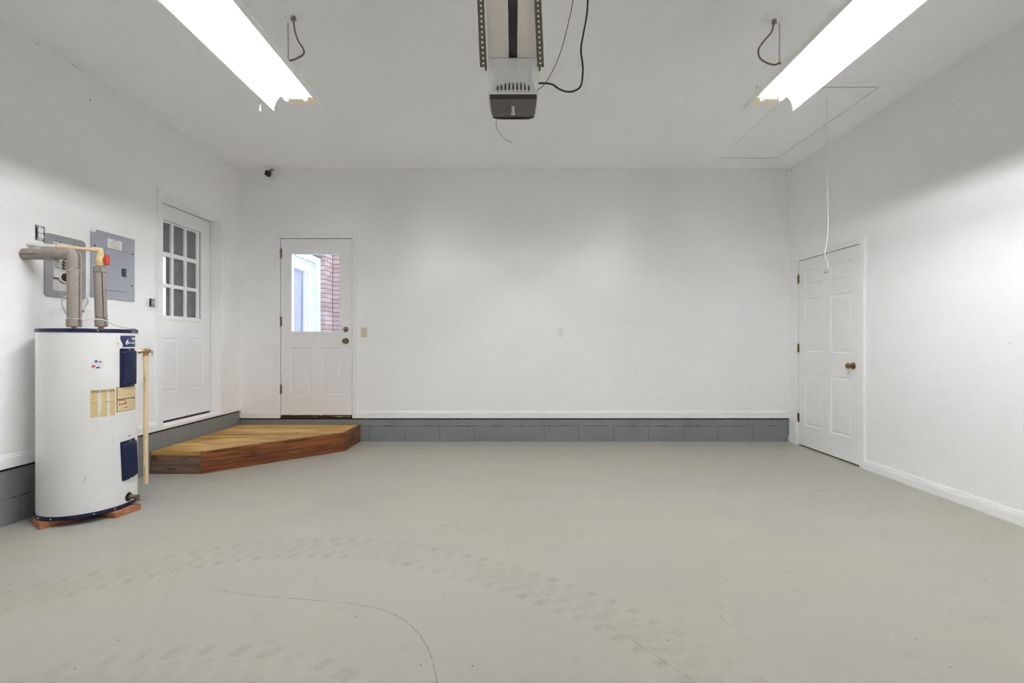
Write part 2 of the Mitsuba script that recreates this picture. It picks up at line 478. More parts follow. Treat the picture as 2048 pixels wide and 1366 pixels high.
# right wall with door_3
D3Y0, D3Y1, D3Z0, D3Z1 = 4.182, 5.078, 0.014, 2.048
rw = sbox(YF - TW, 0, YB, ZC + .10).difference(sbox(D3Y0 - g, -.1, D3Y1 + g, D3Z1 + g))
wr = obj('wall_right', prism(rw, TW, np.array([[0, 0, 1, XR], [1, 0, 0, 0], [0, 1, 0, 0], [0, 0, 0, 1.]])), 'paint_right', kind='structure', label='white painted right wall reaching the floor')
obj('wall_front', prism(sbox(XL, 0, XR, ZC).difference(sbox(-2.45, -.1, 2.45, 2.15)), TW, np.array([[1, 0, 0, 0], [0, 0, 1, YF - TW], [0, 1, 0, 0], [0, 0, 0, 1.]])), 'paint_right', kind='structure', label='wall behind the camera around the garage door')
gd = thing('door_4', 'white sectional garage door behind the camera', kind='structure')
for i in range(4):
    obj('door_section', cbox(-2.46, 2.46, YF - .11, YF - .06, 0.54 * i + .002, 0.54 * (i + 1), .006), 'door_paint', gd)


# stem walls: painted concrete blocks, each an entry; the upper course partly under the board
def ragged(u0, u1, v0, v1, amp, rs, top=True, n=14):
    e = 0.0018
    lo = [(u0 + e, v0), (u1 - e, v0)]
    us = np.linspace(u1 - e, u0 + e, n)
    hi = [(u, v1 + .0012 - abs(rs.gauss(0, amp))) for u in us]
    return Polygon(lo + hi)


def stem(parent, M, start, end, first, pitch, zj, ztop, rs, upper_shift):
    obj('mortar_bed', xf(cbox(start - .14, end + .02, 0, ztop, -0.13, -0.004), M), 'block_joint', parent)
    obj('joint_crack', xf(cbox(start, end, zj - .009, zj + .002, -.006, -.0032), M), 'dark_gap', parent)
    obj('sill_shade', xf(cbox(start, end, ztop - .0175, ztop + .001, -.006, -.0030), M), 'dark_gap', parent, label='dark strip painted as the shadow line above the blocks')  # near-black strip stands in for the shade under the baseboard
    for course in (0, 1):
        u = first + (upper_shift if course else 0.0)
        while u > start: u -= pitch
        while u < end:
            a, b = max(u, start), min(u + pitch, end)
            if b - a > 0.02:
                if course == 0: poly = ragged(a, b, 0.001, zj, 0.0030, rs)
                else: poly = sbox(a + .0003, zj + .0016, b - .0003, ztop - .017)
                obj('block', prism(poly, 0.006 + rs.uniform(-.0008, .0008), M @ np.array([[1, 0, 0, 0], [0, 1, 0, 0], [0, 0, 1, -.004], [0, 0, 0, 1.]])), 'block_paint', parent)
            u += pitch


rs = random.Random(3)
M_STEM_B = frame((0, YB + .008, 0), (1, 0, 0), (0, 0, 1), (0, -1, 0))
M_STEM_L = frame((XL - .008, 0, 0), (0, 1, 0), (0, 0, 1), (1, 0, 0))
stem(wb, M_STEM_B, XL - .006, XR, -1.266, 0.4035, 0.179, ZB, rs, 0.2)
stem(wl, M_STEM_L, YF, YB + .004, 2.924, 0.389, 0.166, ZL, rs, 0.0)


# baseboards: colonial profile
def base_profile(h=0.083, t=0.014):
    return [(0, 0), (t, 0), (t, h * .62), (t * .82, h * .66), (t * .82, h * .70), (t * .95, h * .73), (t * .62, h * .84), (t * .62, h * .90), (t * .38, h), (0, h)]


def run(profile, length, M):
    """Extrudes (out, up) points along the wall's right direction."""
    m = prism(Polygon(profile), length)
    return xf(m, M @ np.array([[0, 0, 1, 0], [0, 1, 0, 0], [1, 0, 0, 0], [0, 0, 0, 1.]]) if False else M @ np.array([[0, 0, 1, 0], [0, 1, 0, 0], [-1, 0, 0, 0], [0, 0, 0, 1.]]) @ np.diag([-1, 1, 1, 1.]))


C1W = 0.066
obj('baseboard_back', cat(run(base_profile(), D1X0 - C1W - .004 - (XL + .016), on_back(XL + .016, ZB)), run(base_profile(), XR - (D1X1 + .058), on_back(D1X1 + .058, ZB))), 'trim_paint', kind='structure', label='white moulded baseboard along the foot of the back wall board')
obj('baseboard_left', cat(run(base_profile(), D2Y0 - .068 - YF, on_left(YF, ZL)), run(base_profile(), YB - (D2Y1 + .062), on_left(D2Y1 + .062, ZL))), 'trim_paint', kind='structure', label='white moulded baseboard along the left wall above the blocks')
obj('baseboard_right', cat(run(base_profile(.088), D3Y0 - .062 - YF, on_right(D3Y0 - .062, 0)), run(base_profile(.088), YB - .008 - (D3Y1 + .072), on_right(YB - .008, 0))), 'trim_paint', kind='structure', label='white moulded baseboard at the floor along the right wall')


# casings
def casing(inner, wl_, wr_, wt, foot, M, t=0.017):
    u0, u1, v1 = inner
    def leg(a, b, out_left):
        prof = [(0, 0), (t * .55, 0), (t * .7, .2), (t, .35), (t, .85), (t * .8, 1), (0, 1)]
        return prof
    o = Polygon([(u0 - wl_, foot), (u0, foot), (u0, v1), (u1, v1), (u1, foot), (u1 + wr_, foot), (u1 + wr_, v1 + wt), (u0 - wl_, v1 + wt)])
    k = 0.32
    i1 = Polygon([(u0 - wl_, foot), (u0 - wl_ * k, foot), (u0 - wl_ * k, v1 + wt * k), (u1 + wr_ * k, v1 + wt * k), (u1 + wr_ * k, foot), (u1 + wr_, foot), (u1 + wr_, v1 + wt), (u0 - wl_, v1 + wt)])
    k2 = 0.72
    i2 = Polygon([(u0 - wl_, foot), (u0 - wl_ * k2, foot), (u0 - wl_ * k2, v1 + wt * k2), (u1 + wr_ * k2, v1 + wt * k2), (u1 + wr_ * k2, foot), (u1 + wr_, foot), (u1 + wr_, v1 + wt), (u0 - wl_, v1 + wt)])
    m = [prism(o, t * .62), prism(i1, t * .85), prism(i2, t)]
    return xf(cat(m), M)


obj('trim_1', casing((D1X0 - .006, D1X1 + .006, D1Z1 + .006), C1W - .002, .054, .062, ZB, on_back(0, 0)), 'trim_paint', kind='structure', label='white casing around the half-glass door in the back wall')
obj('trim_2', casing((D2Y0, D2Y1, D2Z1), .066, .06, .066, ZL, on_left(0, 0)), 'trim_paint', kind='structure', label='white casing around the recessed nine-pane door in the left wall')
Mr = frame((XR, 0, 0), (0, -1, 0), (0, 0, 1), (-1, 0, 0))
obj('trim_3', casing((-D3Y1 - .006, -D3Y0 + .006, D3Z1 + .006), .072, .056, .066, 0.0, Mr), 'trim_paint', kind='structure', label='white casing around the six-panel door in the right wall')


# ------------------------------------------------------------------ doors
OFF, DEP = [0, .007, .013, .036, .042], [0, -.0075, -.0075, -.0015, -.001]


def slab(w, h, t, panels, hole=None, dep=1.0):
    us, vs = {0.0, w}, {0.0, h}
    for (a, b, c, d) in panels:
        for o in OFF:
            us |= {round(a + o, 5), round(b - o, 5)}
            vs |= {round(c + o, 5), round(d - o, 5)}
    if hole:
        us |= {hole[0], hole[1]}
        vs |= {hole[2], hole[3]}
    us, vs = sorted(us), sorted(vs)

    def z(u, v):
        for (a, b, c, d) in panels:
            if a <= u <= b and c <= v <= d:
                return float(np.interp(min(u - a, b - u, v - c, d - v), OFF, DEP)) * dep
        return 0.0
    V, idx, F = [], {}, []
    for i, u in enumerate(us):
        for j, v in enumerate(vs):
            idx[i, j] = len(V)
            V.append((u, v, z(u, v)))
    for i in range(len(us) - 1):
        for j in range(len(vs) - 1):
            cu, cv = (us[i] + us[i + 1]) / 2, (vs[j] + vs[j + 1]) / 2
            if hole and hole[0] < cu < hole[1] and hole[2] < cv < hole[3]: continue
            A, B, C, D = idx[i, j], idx[i + 1, j], idx[i + 1, j + 1], idx[i, j + 1]
            if abs(V[A][2] - V[C][2]) <= abs(V[B][2] - V[D][2]): F += [[A, B, C], [A, C, D]]
            else: F += [[A, B, D], [B, C, D]]
    front = trimesh.Trimesh(V, F, process=False)
    body = sbox(0, 0, w, h)
    if hole: body = body.difference(sbox(hole[0], hole[2], hole[1], hole[3]))
    rim = prism(body, t - .0085, np.array([[1, 0, 0, 0], [0, 1, 0, 0], [0, 0, 1, -t], [0, 0, 0, 1.]]))
    # edges of the front skin
    def edge(p, q):
        a = [(p[0], p[1], 0), (q[0], q[1], 0), (q[0], q[1], -.009), (p[0], p[1], -.009)]
        return trimesh.Trimesh(a, [[0, 2, 1], [0, 3, 2]], process=False)
    es = [edge((0, 0), (w, 0)), edge((w, 0), (w, h)), edge((w, h), (0, h)), edge((0, h), (0, 0))]
    if hole:
        a, b, c, d = hole
        es += [edge((b, c), (a, c)), edge((b, d), (b, c)), edge((a, d), (b, d)), edge((a, c), (a, d))]
    return cat(front, rim, es)


def ring(u0, u1, v0, v1, w, t0, t1, z0=-.002):
    """A window trim ring with a bevelled, two-step profile around the hole."""
    a = sbox(u0 - w, v0 - w, u1 + w, v1 + w).difference(sbox(u0, v0, u1, v1))
    b = sbox(u0 - w * .75, v0 - w * .75, u1 + w * .75, v1 + w * .75).difference(sbox(u0 - w * .12, v0 - w * .12, u1 + w * .12, v1 + w * .12))
    Mz = np.eye(4); Mz[2, 3] = z0
    return cat(prism(a, t0 - z0, Mz), prism(b, t1 - z0, Mz))


def hinge(v, h=0.10, r=0.0065):
    ms = [rod((0, v - h / 2 + i * h / 3 + .0008, 0), (0, v - h / 2 + (i + 1) * h / 3 - .0008, 0), r, 12) for i in range(3)]
    ms += [rod((0, v + h / 2, 0), (0, v + h / 2 + .006, 0), r * .7, 10), rod((0, v - h / 2, 0), (0, v - h / 2 - .006, 0), r * .7, 10), cbox(.002, .016, v - h / 2, v + h / 2, -.006, -.001)]
    return cat(ms)


# door_1: half-glass steel door in the back wall
w1, h1 = D1X1 - D1X0, D1Z1 - D1Z0
M1 = on_back(D1X0, D1Z0, YB - .001)
d1 = thing('door_1', 'white half-glass door with bronze knob in the back wall', kind='structure')
px = lambda x: x - D1X0
pz = lambda z: z - D1Z0
hole1 = (px(-2.566), px(-2.016), pz(1.271), pz(2.167))
obj('panel', xf(slab(w1, h1, .044, [(px(-2.575), px(-2.345), pz(.545), pz(1.08)), (px(-2.222), px(-1.992), pz(.545), pz(1.08))], hole1, .8), M1), 'door_paint', d1)
wf = obj('window_frame', xf(ring(*hole1, .034, .006, .010), M1), 'door_paint', d1)
sc = []
for i in range(4):
    v = hole1[2] + (hole1[3] - hole1[2]) * (0.06 + i * .293)
    for u in (hole1[0] - .019, hole1[1] + .019): sc.append((u, v))
for i in range(3):
    for v in (hole1[2] - .019, hole1[3] + .019): sc.append((hole1[0] + (hole1[1] - hole1[0]) * (.09 + .41 * i), v))
for (u, v) in sc:
    obj('screw', xf(lathe([(0.0001, .012), (.003, .0118), (.0038, .009)], 8, frame((u, v, 0), (1, 0, 0), (0, 1, 0), (0, 0, 1))), M1), 'steel', wf)
obj('pane', xf(trimesh.Trimesh([(hole1[0], hole1[2], -.02), (hole1[1], hole1[2], -.02), (hole1[1], hole1[3], -.02), (hole1[0], hole1[3], -.02)], [[0, 1, 2], [0, 2, 3]]), M1), 'glass', d1)
for z in (2.173, 1.385, .605):
    obj('hinge', xf(hinge(pz(z), .105), M1 @ frame((-.002, 0, .008), (1, 0, 0), (0, 1, 0), (0, 0, 1))), 'bronze', d1, smooth=40)
kM = M1 @ frame((px(-1.942), pz(1.162), 0), (1, 0, 0), (0, 1, 0), (0, 0, 1))
kn = obj('knob', xf(lathe([(.0001, .062), (.014, .0615), (.022, .058), (.0265, .050), (.0265, .044), (.022, .035), (.013, .028), (.011, .012), (.030, .009), (.034, .004), (.034, 0)], 28), kM), 'bronze', d1, smooth=40, label='bronze door knob')
obj('keyhole', xf(cbox(-.0015, .0015, -.008, .008, .061, .063), kM), 'black', kn)
kM = M1 @ frame((px(-1.942), pz(1.295), 0), (1, 0, 0), (0, 1, 0), (0, 0, 1))
db = obj('deadbolt', xf(lathe([(.0001, .014), (.020, .013), (.029, .008), (.031, .003), (.031, 0)], 28), kM), 'bronze', d1, smooth=40, label='bronze deadbolt above the knob')
obj('thumb_turn', xf(cbox(-.013, .013, -.004, .004, .012, .026, .002), kM @ frame((0, 0, 0), (.94, .34, 0), (-.34, .94, 0), (0, 0, 1))), 'bronze', db)
obj('gap_shade', xf(cat(cbox(-.006, .0, 0, h1 + .006, -.04, -.010), cbox(w1, w1 + .006, 0, h1 + .006, -.04, -.010), cbox(0, w1, h1, h1 + .006, -.04, -.010)), M1), 'dark_gap', d1)  # near-black filler gives the gap around the slab its shade
obj('strike', xf(cbox(w1 + .001, w1 + .006, pz(1.13), pz(1.20), -.004, .003), M1), 'steel', d1)
obj('sweep', xf(cbox(.004, w1 - .004, -.030, -.001, -.040, -.004), M1), 'sweep_brown', d1, label='dark worn sweep under the door')
obj('threshold', cbox(D1X0 - g, D1X1 + g, YB - .012, YB + TW, ZB - .001, ZB + .006, .002), 'sweep_brown', d1)
# door_2: nine-pane door recessed in the left wall
X2 = -3.276
M2 = on_left(D2Y0 + .003, .413, X2)
w2, h2 = D2Y1 - D2Y0 - .010, 2.443 - .413
d2 = thing('door_2', 'white nine-pane door recessed in the left wall', kind='structure')
qy = lambda y: y - D2Y0 - .003
qz = lambda z: z - .413
hole2 = (qy(4.165), qy(4.752), qz(1.388), qz(2.296))
obj('panel', xf(slab(w2, h2, .044, [(qy(4.19), qy(4.435), qz(.675), qz(1.19)), (qy(4.58), qy(4.80), qz(.675), qz(1.19))], hole2, .8), M2), 'door_paint', d2)
wf2 = obj('window_frame', xf(ring(*hole2, .034, .007, .012), M2), 'door_paint', d2)
cols = [(qy(4.183), qy(4.352)), (qy(4.382), qy(4.527)), (qy(4.558), qy(4.703))]
rows = [(qz(1.40), qz(1.666)), (qz(1.70), qz(1.957)), (qz(1.997), qz(2.275))]
mu = sbox(hole2[0], hole2[2], hole2[1], hole2[3])
for (a, b) in cols:
    for (c, d) in rows: mu = mu.difference(sbox(a, c, b, d))
obj('muntin_grid', xf(prism(mu, .016, frame((0, 0, -.018), (1, 0, 0), (0, 1, 0), (0, 0, 1))), M2), 'door_paint', wf2)
for (a, b) in cols:
    for (c, d) in rows:
        obj('pane', xf(trimesh.Trimesh([(a, c, -.017), (b, c, -.017), (b, d, -.017), (a, d, -.017)], [[0, 1, 2], [0, 2, 3]]), M2), 'double_glass', wf2)
obj('shade', xf(cat(cbox(hole2[0] - .01, hole2[1] + .01, hole2[2] - .01, hole2[3] - .085, -.055, -.052), cbox(hole2[0] - .01, hole2[1] + .01, hole2[3] - .083, hole2[3] + .01, -.055, -.050)), M2), 'blind_grey', d2, label='dark grey shade behind the glass')
obj('sweep', xf(cbox(.004, w2 - .004, -.022, -.001, -.04, -.002), M2), 'sweep_brown', d2, label='dark sweep under the door')
obj('sill', cbox(XL - .20, XL + .012, D2Y0 - .0, D2Y1 - .0, ZL - .002, .392, .004), 'trim_paint', d2)
obj('gap_shade', xf(cat(cbox(w2, w2 + .0075, 0, h2 + .006, -.04, -.010), cbox(0, w2 + .0075, h2, h2 + .0065, -.04, -.010)), M2), 'dark_gap', d2)  # dark filler painted in as shade along the top and far edge
obj('bead_shade', xf(cat(cbox(hole2[1] - .016, hole2[1] - .001, hole2[2] + .01, hole2[3] - .001, -.020, -.0015), cbox(hole2[0], hole2[1] - .001, hole2[3] - .006, hole2[3] - .0005, -.020, -.0015)), M2), 'panel_grey', wf2, label='grey strip coloured as the shadow line of the glazing bead')  # grey strips paint a shadow line on two edges of the frame
# closet dark behind door_2 is the shade itself
obj('backing', cbox(XL - .215, XL - .203, D2Y0 - .05, D2Y1 + .05, .3, 2.52), 'dark_gap', d2)
# door_3: six-panel door in the right wall
w3, h3 = D3Y1 - D3Y0, D3Z1 - D3Z0
M3 = on_right(D3Y1, D3Z0, XR - .001)
d3 = thing('door_3', 'white six-panel door with brass knob in the right wall', kind='structure')
ry = lambda y: D3Y1 - y
pn = []
for (ya, yb) in ((4.975, 4.685), (4.572, 4.282)):
    for (za, zb) in ((.243, .813), (1.044, 1.622), (1.751, 1.926)):
        pn.append((ry(ya), ry(yb), za - D3Z0, zb - D3Z0))
obj('panel', xf(slab(w3, h3, .035, pn, None, 1.1), M3), 'door_paint', d3)
for z in (1.85, 1.083, .31):
    obj('hinge', xf(hinge(z - D3Z0, .09), M3 @ frame((-.003, 0, .008), (1, 0, 0), (0, 1, 0), (0, 0, 1))), 'antique_brass', d3, smooth=40)
kM = M3 @ frame((ry(4.262), .926 - D3Z0, 0), (1, 0, 0), (0, 1, 0), (0, 0, 1))
obj('knob', xf(lathe([(.0001, .066), (.012, .0655), (.021, .062), (.0265, .054), (.0265, .047), (.021, .037), (.012, .030), (.010, .012), (.026, .010), (.032, .005), (.033, 0)], 28), kM), 'antique_brass', d3, smooth=40, label='aged brass door knob')
obj('gap_shade', xf(cat(cbox(-.006, .0, 0, h3 + .006, -.04, -.010), cbox(w3, w3 + .006, 0, h3 + .006, -.04, -.010), cbox(0, w3, h3, h3 + .006, -.04, -.010)), M3), 'dark_gap', d3)  # solid dark strips stand for shade between slab and jamb
obj('strike', xf(cbox(w3 + .001, w3 + .007, .926 - D3Z0 - .035, .926 - D3Z0 + .035, -.004, .004), M3), 'antique_brass', d3)
obj('backing', cbox(XR + .05, XR + .06, D3Y0 - .1, D3Y1 + .1, -.0, 2.2), 'dark_gap', d3)
obj('trim_4', cbox(XR + .02, XR + TW, D3Y0 - g, D3Y1 + g, 0.0, .004), 'dark_gap', kind='structure', label='dark plate coloured as the shade under the six-panel door')  # near-black plate stands for the shade below the door

# ------------------------------------------------------------------ attic hatch with pull cord
hz = ZC - .004
ah = thing('attic_hatch', 'white attic hatch panel set in the ceiling at right', 'hatch')
obj('panel', cbox(HX0, HX1 - .001, HY0 + .001, HY1, hz, ZC + .03, .002), 'paint_ceiling', ah)
ht = sbox(2.226, 3.515, 2.912, 4.978).difference(sbox(HX0 - .006, HY0 - .020, HX1 + .006, HY1 + .016))
obj('trim_strip', prism(ht, .006, frame((0, 0, ZC - .006), (1, 0, 0), (0, 1, 0), (0, 0, 1))), 'paint_ceiling', ah)
obj('gap', prism(sbox(HX0 - .0055, HY0 - .0195, HX1 + .0055, HY1 + .0155).difference(sbox(HX0 + .01, HY0 + .01, HX1 - .01, HY1 - .01)), .01, frame((0, 0, ZC + .031), (1, 0, 0), (0, 1, 0), (0, 0, 1))), 'dark_gap', ah)  # solid near-black ring puts the shade of the hatch gap into colour
cy, cxx = 3.77, 2.59
pts = [(cxx, cy, ZC - .002), (cxx + .001, cy, 2.7), (cxx + .012, cy, 2.25), (cxx + .010, cy, 2.05), (cxx - .006, cy, 1.93), (cxx - .016, cy, 1.885), (cxx - .006, cy, 1.84), (cxx + .010, cy, 1.80), (cxx + .011, cy, 1.752)]
pc = thing('pull_cord', 'thin white cord hanging from the attic hatch in front of the six-panel door', 'cord')
obj('cord', tube(pts, .0030, 6), 'white_plastic', pc, smooth=True)
obj('handle', cat(cbox(cxx - .022, cxx + .008, cy - .006, cy + .006, 1.722, 1.732, .002), rod((cxx + .009, cy, 1.752), (cxx - .004, cy, 1.728), .004)), 'panel_grey', pc)
obj('eyelet', lathe([(.0001, ZC - .006), (.006, ZC - .005), (.007, ZC)], 10, frame((cxx, cy, 0), (1, 0, 0), (0, 1, 0), (0, 0, 1))), 'steel', pc)


# ------------------------------------------------------------------ shop lights
def chain_mesh(p, q, pitch=.0155, rw=.0011, rl=.0105, wid=.0042):
    p, q = np.array(p, float), np.array(q, float)
    L = np.linalg.norm(q - p)
    n = max(1, int(round(L / pitch)))
    d = (q - p) / L
    a = np.cross(d, [0, 1.0, 0]); a /= np.linalg.norm(a)
    b = np.cross(d, a)
    ms = []
    for i in range(n):
        c = p + d * L * (i + .5) / n
        s = a if i % 2 else b
        if i % 2: s = (a + b) / math.sqrt(2)
        else: s = (a - b) / math.sqrt(2)
        loop = []
        for t in np.linspace(0, 2 * math.pi, 12, endpoint=False):
            loop.append(c + d * rl * math.cos(t) + s * wid * math.sin(t))
        loop.append(loop[0]); 
        ms.append(sweep(np.array(loop), circ(rw, 5), False))
    return cat(ms)


def shop_light(cx, label, cord_pts, box_xy, box_label, chains, spare=None, hook=None):
    f = thing('shop_light', label, 'light fixture')
    ZT = 2.708
    y0, y1 = 1.76, 3.02
    prof = Polygon([(-.083, 0), (.083, 0), (.060, .058), (-.060, .058)])
    obj('channel', prism(prof, y1 - y0 - .035, np.array([[1, 0, 0, cx], [0, 0, -1, y1 - .035], [0, 1, 0, 2.740], [0, 0, 0, 1.]])), 'metal_white', f)
    # cream end plate with rounded corners
    ep = rrect(cx - .082, cx + .082, y1 - .075, y1, .022)
    obj('end_plate', prism(ep, .004, frame((0, 0, 2.7345), (1, 0, 0), (0, 1, 0), (0, 0, 1))), 'cream_paint', f, label='cream end plate')
    obj('end_plate', prism(rrect(cx - .082, cx + .082, y0, y0 + .075, .022), .004, frame((0, 0, 2.7345), (1, 0, 0), (0, 1, 0), (0, 0, 1))), 'cream_paint', f)
    # ballast cover ridge between the tubes
    obj('ballast_cover', prism(Polygon([(-.035, 0), (.035, 0), (.022, -.020), (-.022, -.020)]), 1.04, np.array([[1, 0, 0, cx], [0, 0, -1, 2.90], [0, 1, 0, 2.738], [0, 0, 0, 1.]])), 'metal_white', f)
    for s in (-1, 1):
        p = []
        for t in np.linspace(0, math.pi / 2 * .93, 9): p.append((s * (.074 + .088 * math.sin(t)), 2.757 - .109 * (1 - math.cos(t)) / (1 - math.cos(math.pi / 2 * .93))))
        n = [(a + s * .0016 * .9, b + .0016) for a, b in p]
        poly = Polygon(p + n[::-1]).buffer(0)
        obj('reflector', prism(poly, 1.19, np.array([[1, 0, 0, cx], [0, 0, -1, 2.95], [0, 1, 0, 0], [0, 0, 0, 1.]])), 'metal_white', f, smooth=30)
        tx = cx + s * .061
        obj('fluorescent_tube', lathe([(.0130, 0), (.0130, 1.088)], 20, np.array([[1, 0, 0, tx], [0, 0, 1, 1.785 + .02], [0, -1, 0, ZT], [0, 0, 0, 1.]])), 'white_plastic', f, smooth=True,
            emitter={'type': 'area', 'radiance': {'type': 'rgb', 'value': [TUBE_L, TUBE_L * .998, TUBE_L * 1.02]}})
        obj('tube_cap', rod((tx, 2.893, ZT), (tx, 2.905, ZT), .0135, 18), 'metal_white', f, smooth=40)
        obj('tube_cap', rod((tx, 1.785, ZT), (tx, 1.805, ZT), .0135, 18), 'metal_white', f, smooth=40)
        for yy in (2.914, 1.772):
            obj('socket', cbox(tx - .011, tx + .011, yy - .008, yy + .008, ZT - .017, 2.7345, .004), 'white_plastic', f)
    obj('crossbar', cbox(cx - .046, cx + .046, 2.930, 2.937, 2.716, 2.7345), 'metal_white', f)
    for (p, q) in chains:
        obj('chain', chain_mesh(p, q), 'chain_steel', f, smooth=True)
    if spare: obj('chain', chain_mesh(*spare), 'cable_white', f, smooth=True)
    if hook: obj('hook', sweep(np.array([np.array(hook) + .008 * np.array([math.cos(t), 0, math.sin(t)]) for t in np.linspace(-1.2, 4, 14)]), circ(.0013, 6)), 'chain_steel', f)
    obj('power_cord', tube(cord_pts, .0052, 10), 'wire_brown', f, smooth=True, label='grey power cord looping to the ceiling')
    bx, by = box_xy
    b = thing('ceiling_box_cover', box_label, 'cover plate')
    obj('plate', lathe([(.0001, -.006), (.060, -.006), (.076, -.004), (.078, 0)], 40, frame((bx, by, ZC), (1, 0, 0), (0, 1, 0), (0, 0, 1))), 'paint_ceiling', b, smooth=30)
    obj('cord_clamp', cat(rod((bx, by, ZC - .006), (bx, by, ZC - .020), .013, 12), cbox(bx - .017, bx + .017, by - .006, by + .006, ZC - .030, ZC - .018, .002)), 'chain_steel', b)
    for s in (-1, 1):
        obj('screw', rod((bx + s * .045, by - .005, ZC - .008), (bx + s * .045, by - .005, ZC - .005), .0035, 8), 'steel', b)
    return f


LX, RX = -1.395, 1.648
shop_light(LX, 'white twin-tube fluorescent shop light hanging by chains from the ceiling at left',
           [(-1.357, 2.80, ZC - .020), (-1.350, 2.80, 3.07), (-1.325, 2.79, 3.00), (-1.290, 2.78, 2.945), (-1.286, 2.78, 2.91), (-1.33, 2.785, 2.885), (-1.40, 2.79, 2.86), (-1.405, 2.79, 2.80)], (-1.357, 2.80),
           'round white ceiling box cover above the left shop light', [((-1.416, 2.85, ZC), (-1.412, 2.85, 2.798)), ((-1.41, 1.95, ZC), (-1.41, 1.95, 2.798))],
           spare=((-1.590, 2.85, 2.675), (-1.590, 2.85, 2.600)))
shop_light(RX, 'white twin-tube fluorescent shop light hanging by chains from the ceiling at right',
           [(1.612, 2.82, ZC - .020), (1.595, 2.82, 3.07), (1.545, 2.81, 3.01), (1.505, 2.80, 2.95), (1.512, 2.80, 2.90), (1.555, 2.80, 2.868), (1.61, 2.81, 2.862), (1.645, 2.81, 2.87), (1.655, 2.81, 2.80)], (1.615, 2.826),
           'round white ceiling box cover above the right shop light', [((1.663, 2.85, ZC), (1.663, 2.85, 2.798)), ((1.66, 1.95, ZC), (1.66, 1.95, 2.798))], hook=(1.530, 2.86, 2.752))

# ------------------------------------------------------------------ garage door opener
op = thing('garage_door_opener', 'white and brown garage door opener head hung from the ceiling', 'garage door opener')
# housing: lofted front with hourglass middle
zs = np.linspace(2.408, 2.606, 31)
rows_ = []
for z in zs:
    t = (z - 2.408) / .198
    hw = .1285 + .013 * t ** 1.2 - .004 * math.sin(math.pi * t)
    wm = .092 + .030 * (2 * t - 1) ** 2 * (1.15 if t < .5 else .9)
    row = []
    for s in np.linspace(-1, 1, 101):
        x = s * hw
        e = max(0, (abs(x) - wm) / max(hw - wm, 1e-3))
        lip = .016 * math.exp(-((abs(x) - wm - .004) / .012) ** 2)
        y = 2.306 + .055 * e ** 1.6 - lip + .010 * max(0, (t - .93) / .07) + .008 * (x / hw) ** 2 + (0.012 * t)
        row.append((x - .004, y, z))
    rows_.append(row)
V = np.array(rows_)
nz, nx = V.shape[:2]
vv, ff = V.reshape(-1, 3).tolist(), []
for j in range(nz - 1):
    for i in range(nx - 1):
        a, b, c, d = j * nx + i, j * nx + i + 1, (j + 1) * nx + i + 1, (j + 1) * nx + i
        ff += [[a, b, c], [a, c, d]]
back = len(vv)
for j in range(nz):
    for i in (0, nx - 1): vv.append((V[j, i, 0], 2.50, V[j, i, 2]))
for j in range(nz - 1):
    a, b = j * nx, (j + 1) * nx
    p, q = back + 2 * j, back + 2 * j + 2
    ff += [[a, b, q], [a, q, p]]
    a, b = j * nx + nx - 1, (j + 1) * nx + nx - 1
    p, q = back + 2 * j + 1, back + 2 * j + 3
    ff += [[a, q, b], [a, p, q]]
    ff += [[back + 2 * j, back + 2 * j + 3, back + 2 * j + 1], [back + 2 * j, back + 2 * j + 2, back + 2 * j + 3]]
for j, flip in ((0, 1), (nz - 1, 0)):
    for i in range(nx - 1):
        a, b = j * nx + i, j * nx + i + 1
        t = back + 2 * j
        tri = [[a, b, t + (1 if i >= nx // 2 else 0)]]
        if i == nx // 2: tri.append([a, t + 1, t])
        ff += [x[::-1] if flip else x for x in tri]
hs = obj('housing', trimesh.Trimesh(vv, ff, process=False), 'opener_white', op, smooth=50)
for i in range(9):
    x = -.004 + (i - 4) * .0197
    h = [.018, .025, .031, .034, .033, .033, .034, .027, .020][i]
    obj('vent_slot', prism(Polygon([(-.0045, 0), (.0045, 0), (.0040, h * .5), (.0018, h), (-.0018, h), (-.0040, h * .5)]), .008, frame((x, 2.3085, 2.430), (1, 0, 0), (0, 0, 1), (0, -1, 0)) @ frame((0, 0, -.004), (1, 0, 0), (0, 1, 0), (0, 0, 1))), 'black', hs)
    obj('vent_dimple', cbox(x - .004, x + .004, 2.3035, 2.312, 2.4175, 2.4225), 'panel_light', hs)
# brown lens body under and behind the housing
pl = Polygon([(-.124, 2.312), (.116, 2.312), (.114, 2.48), (.104, 2.522), (.080, 2.534), (-.088, 2.534), (-.112, 2.522), (-.122, 2.48)])
obj('lens_cover', cat(prism(pl, .017, frame((0, 0, 2.392), (1, 0, 0), (0, 1, 0), (0, 0, 1))), prism(pl.intersection(sbox(-1, 2.375, 1, 3)), .10, frame((0, 0, 2.409), (1, 0, 0), (0, 1, 0), (0, 0, 1))), prism(pl.buffer(-.003), .006, frame((0, 0, 2.387), (1, 0, 0), (0, 1, 0), (0, 0, 1)))), 'opener_brown', op, label='dark brown lens cover underneath')
obj('lens_lip', cat(tube([(-.118, 2.505, 2.388), (-.06, 2.512, 2.385), (-.004, 2.514, 2.384), (.05, 2.512, 2.385), (.110, 2.505, 2.388)], .004, 8)), 'black', op)
tg = obj('antenna_tag', cbox(-.013, .003, 2.385, 2.470, 2.3845, 2.387), 'panel_light', op)
obj('antenna_tag', cbox(-.016, .008, 2.455, 2.475, 2.3835, 2.387), 'panel_light', op)
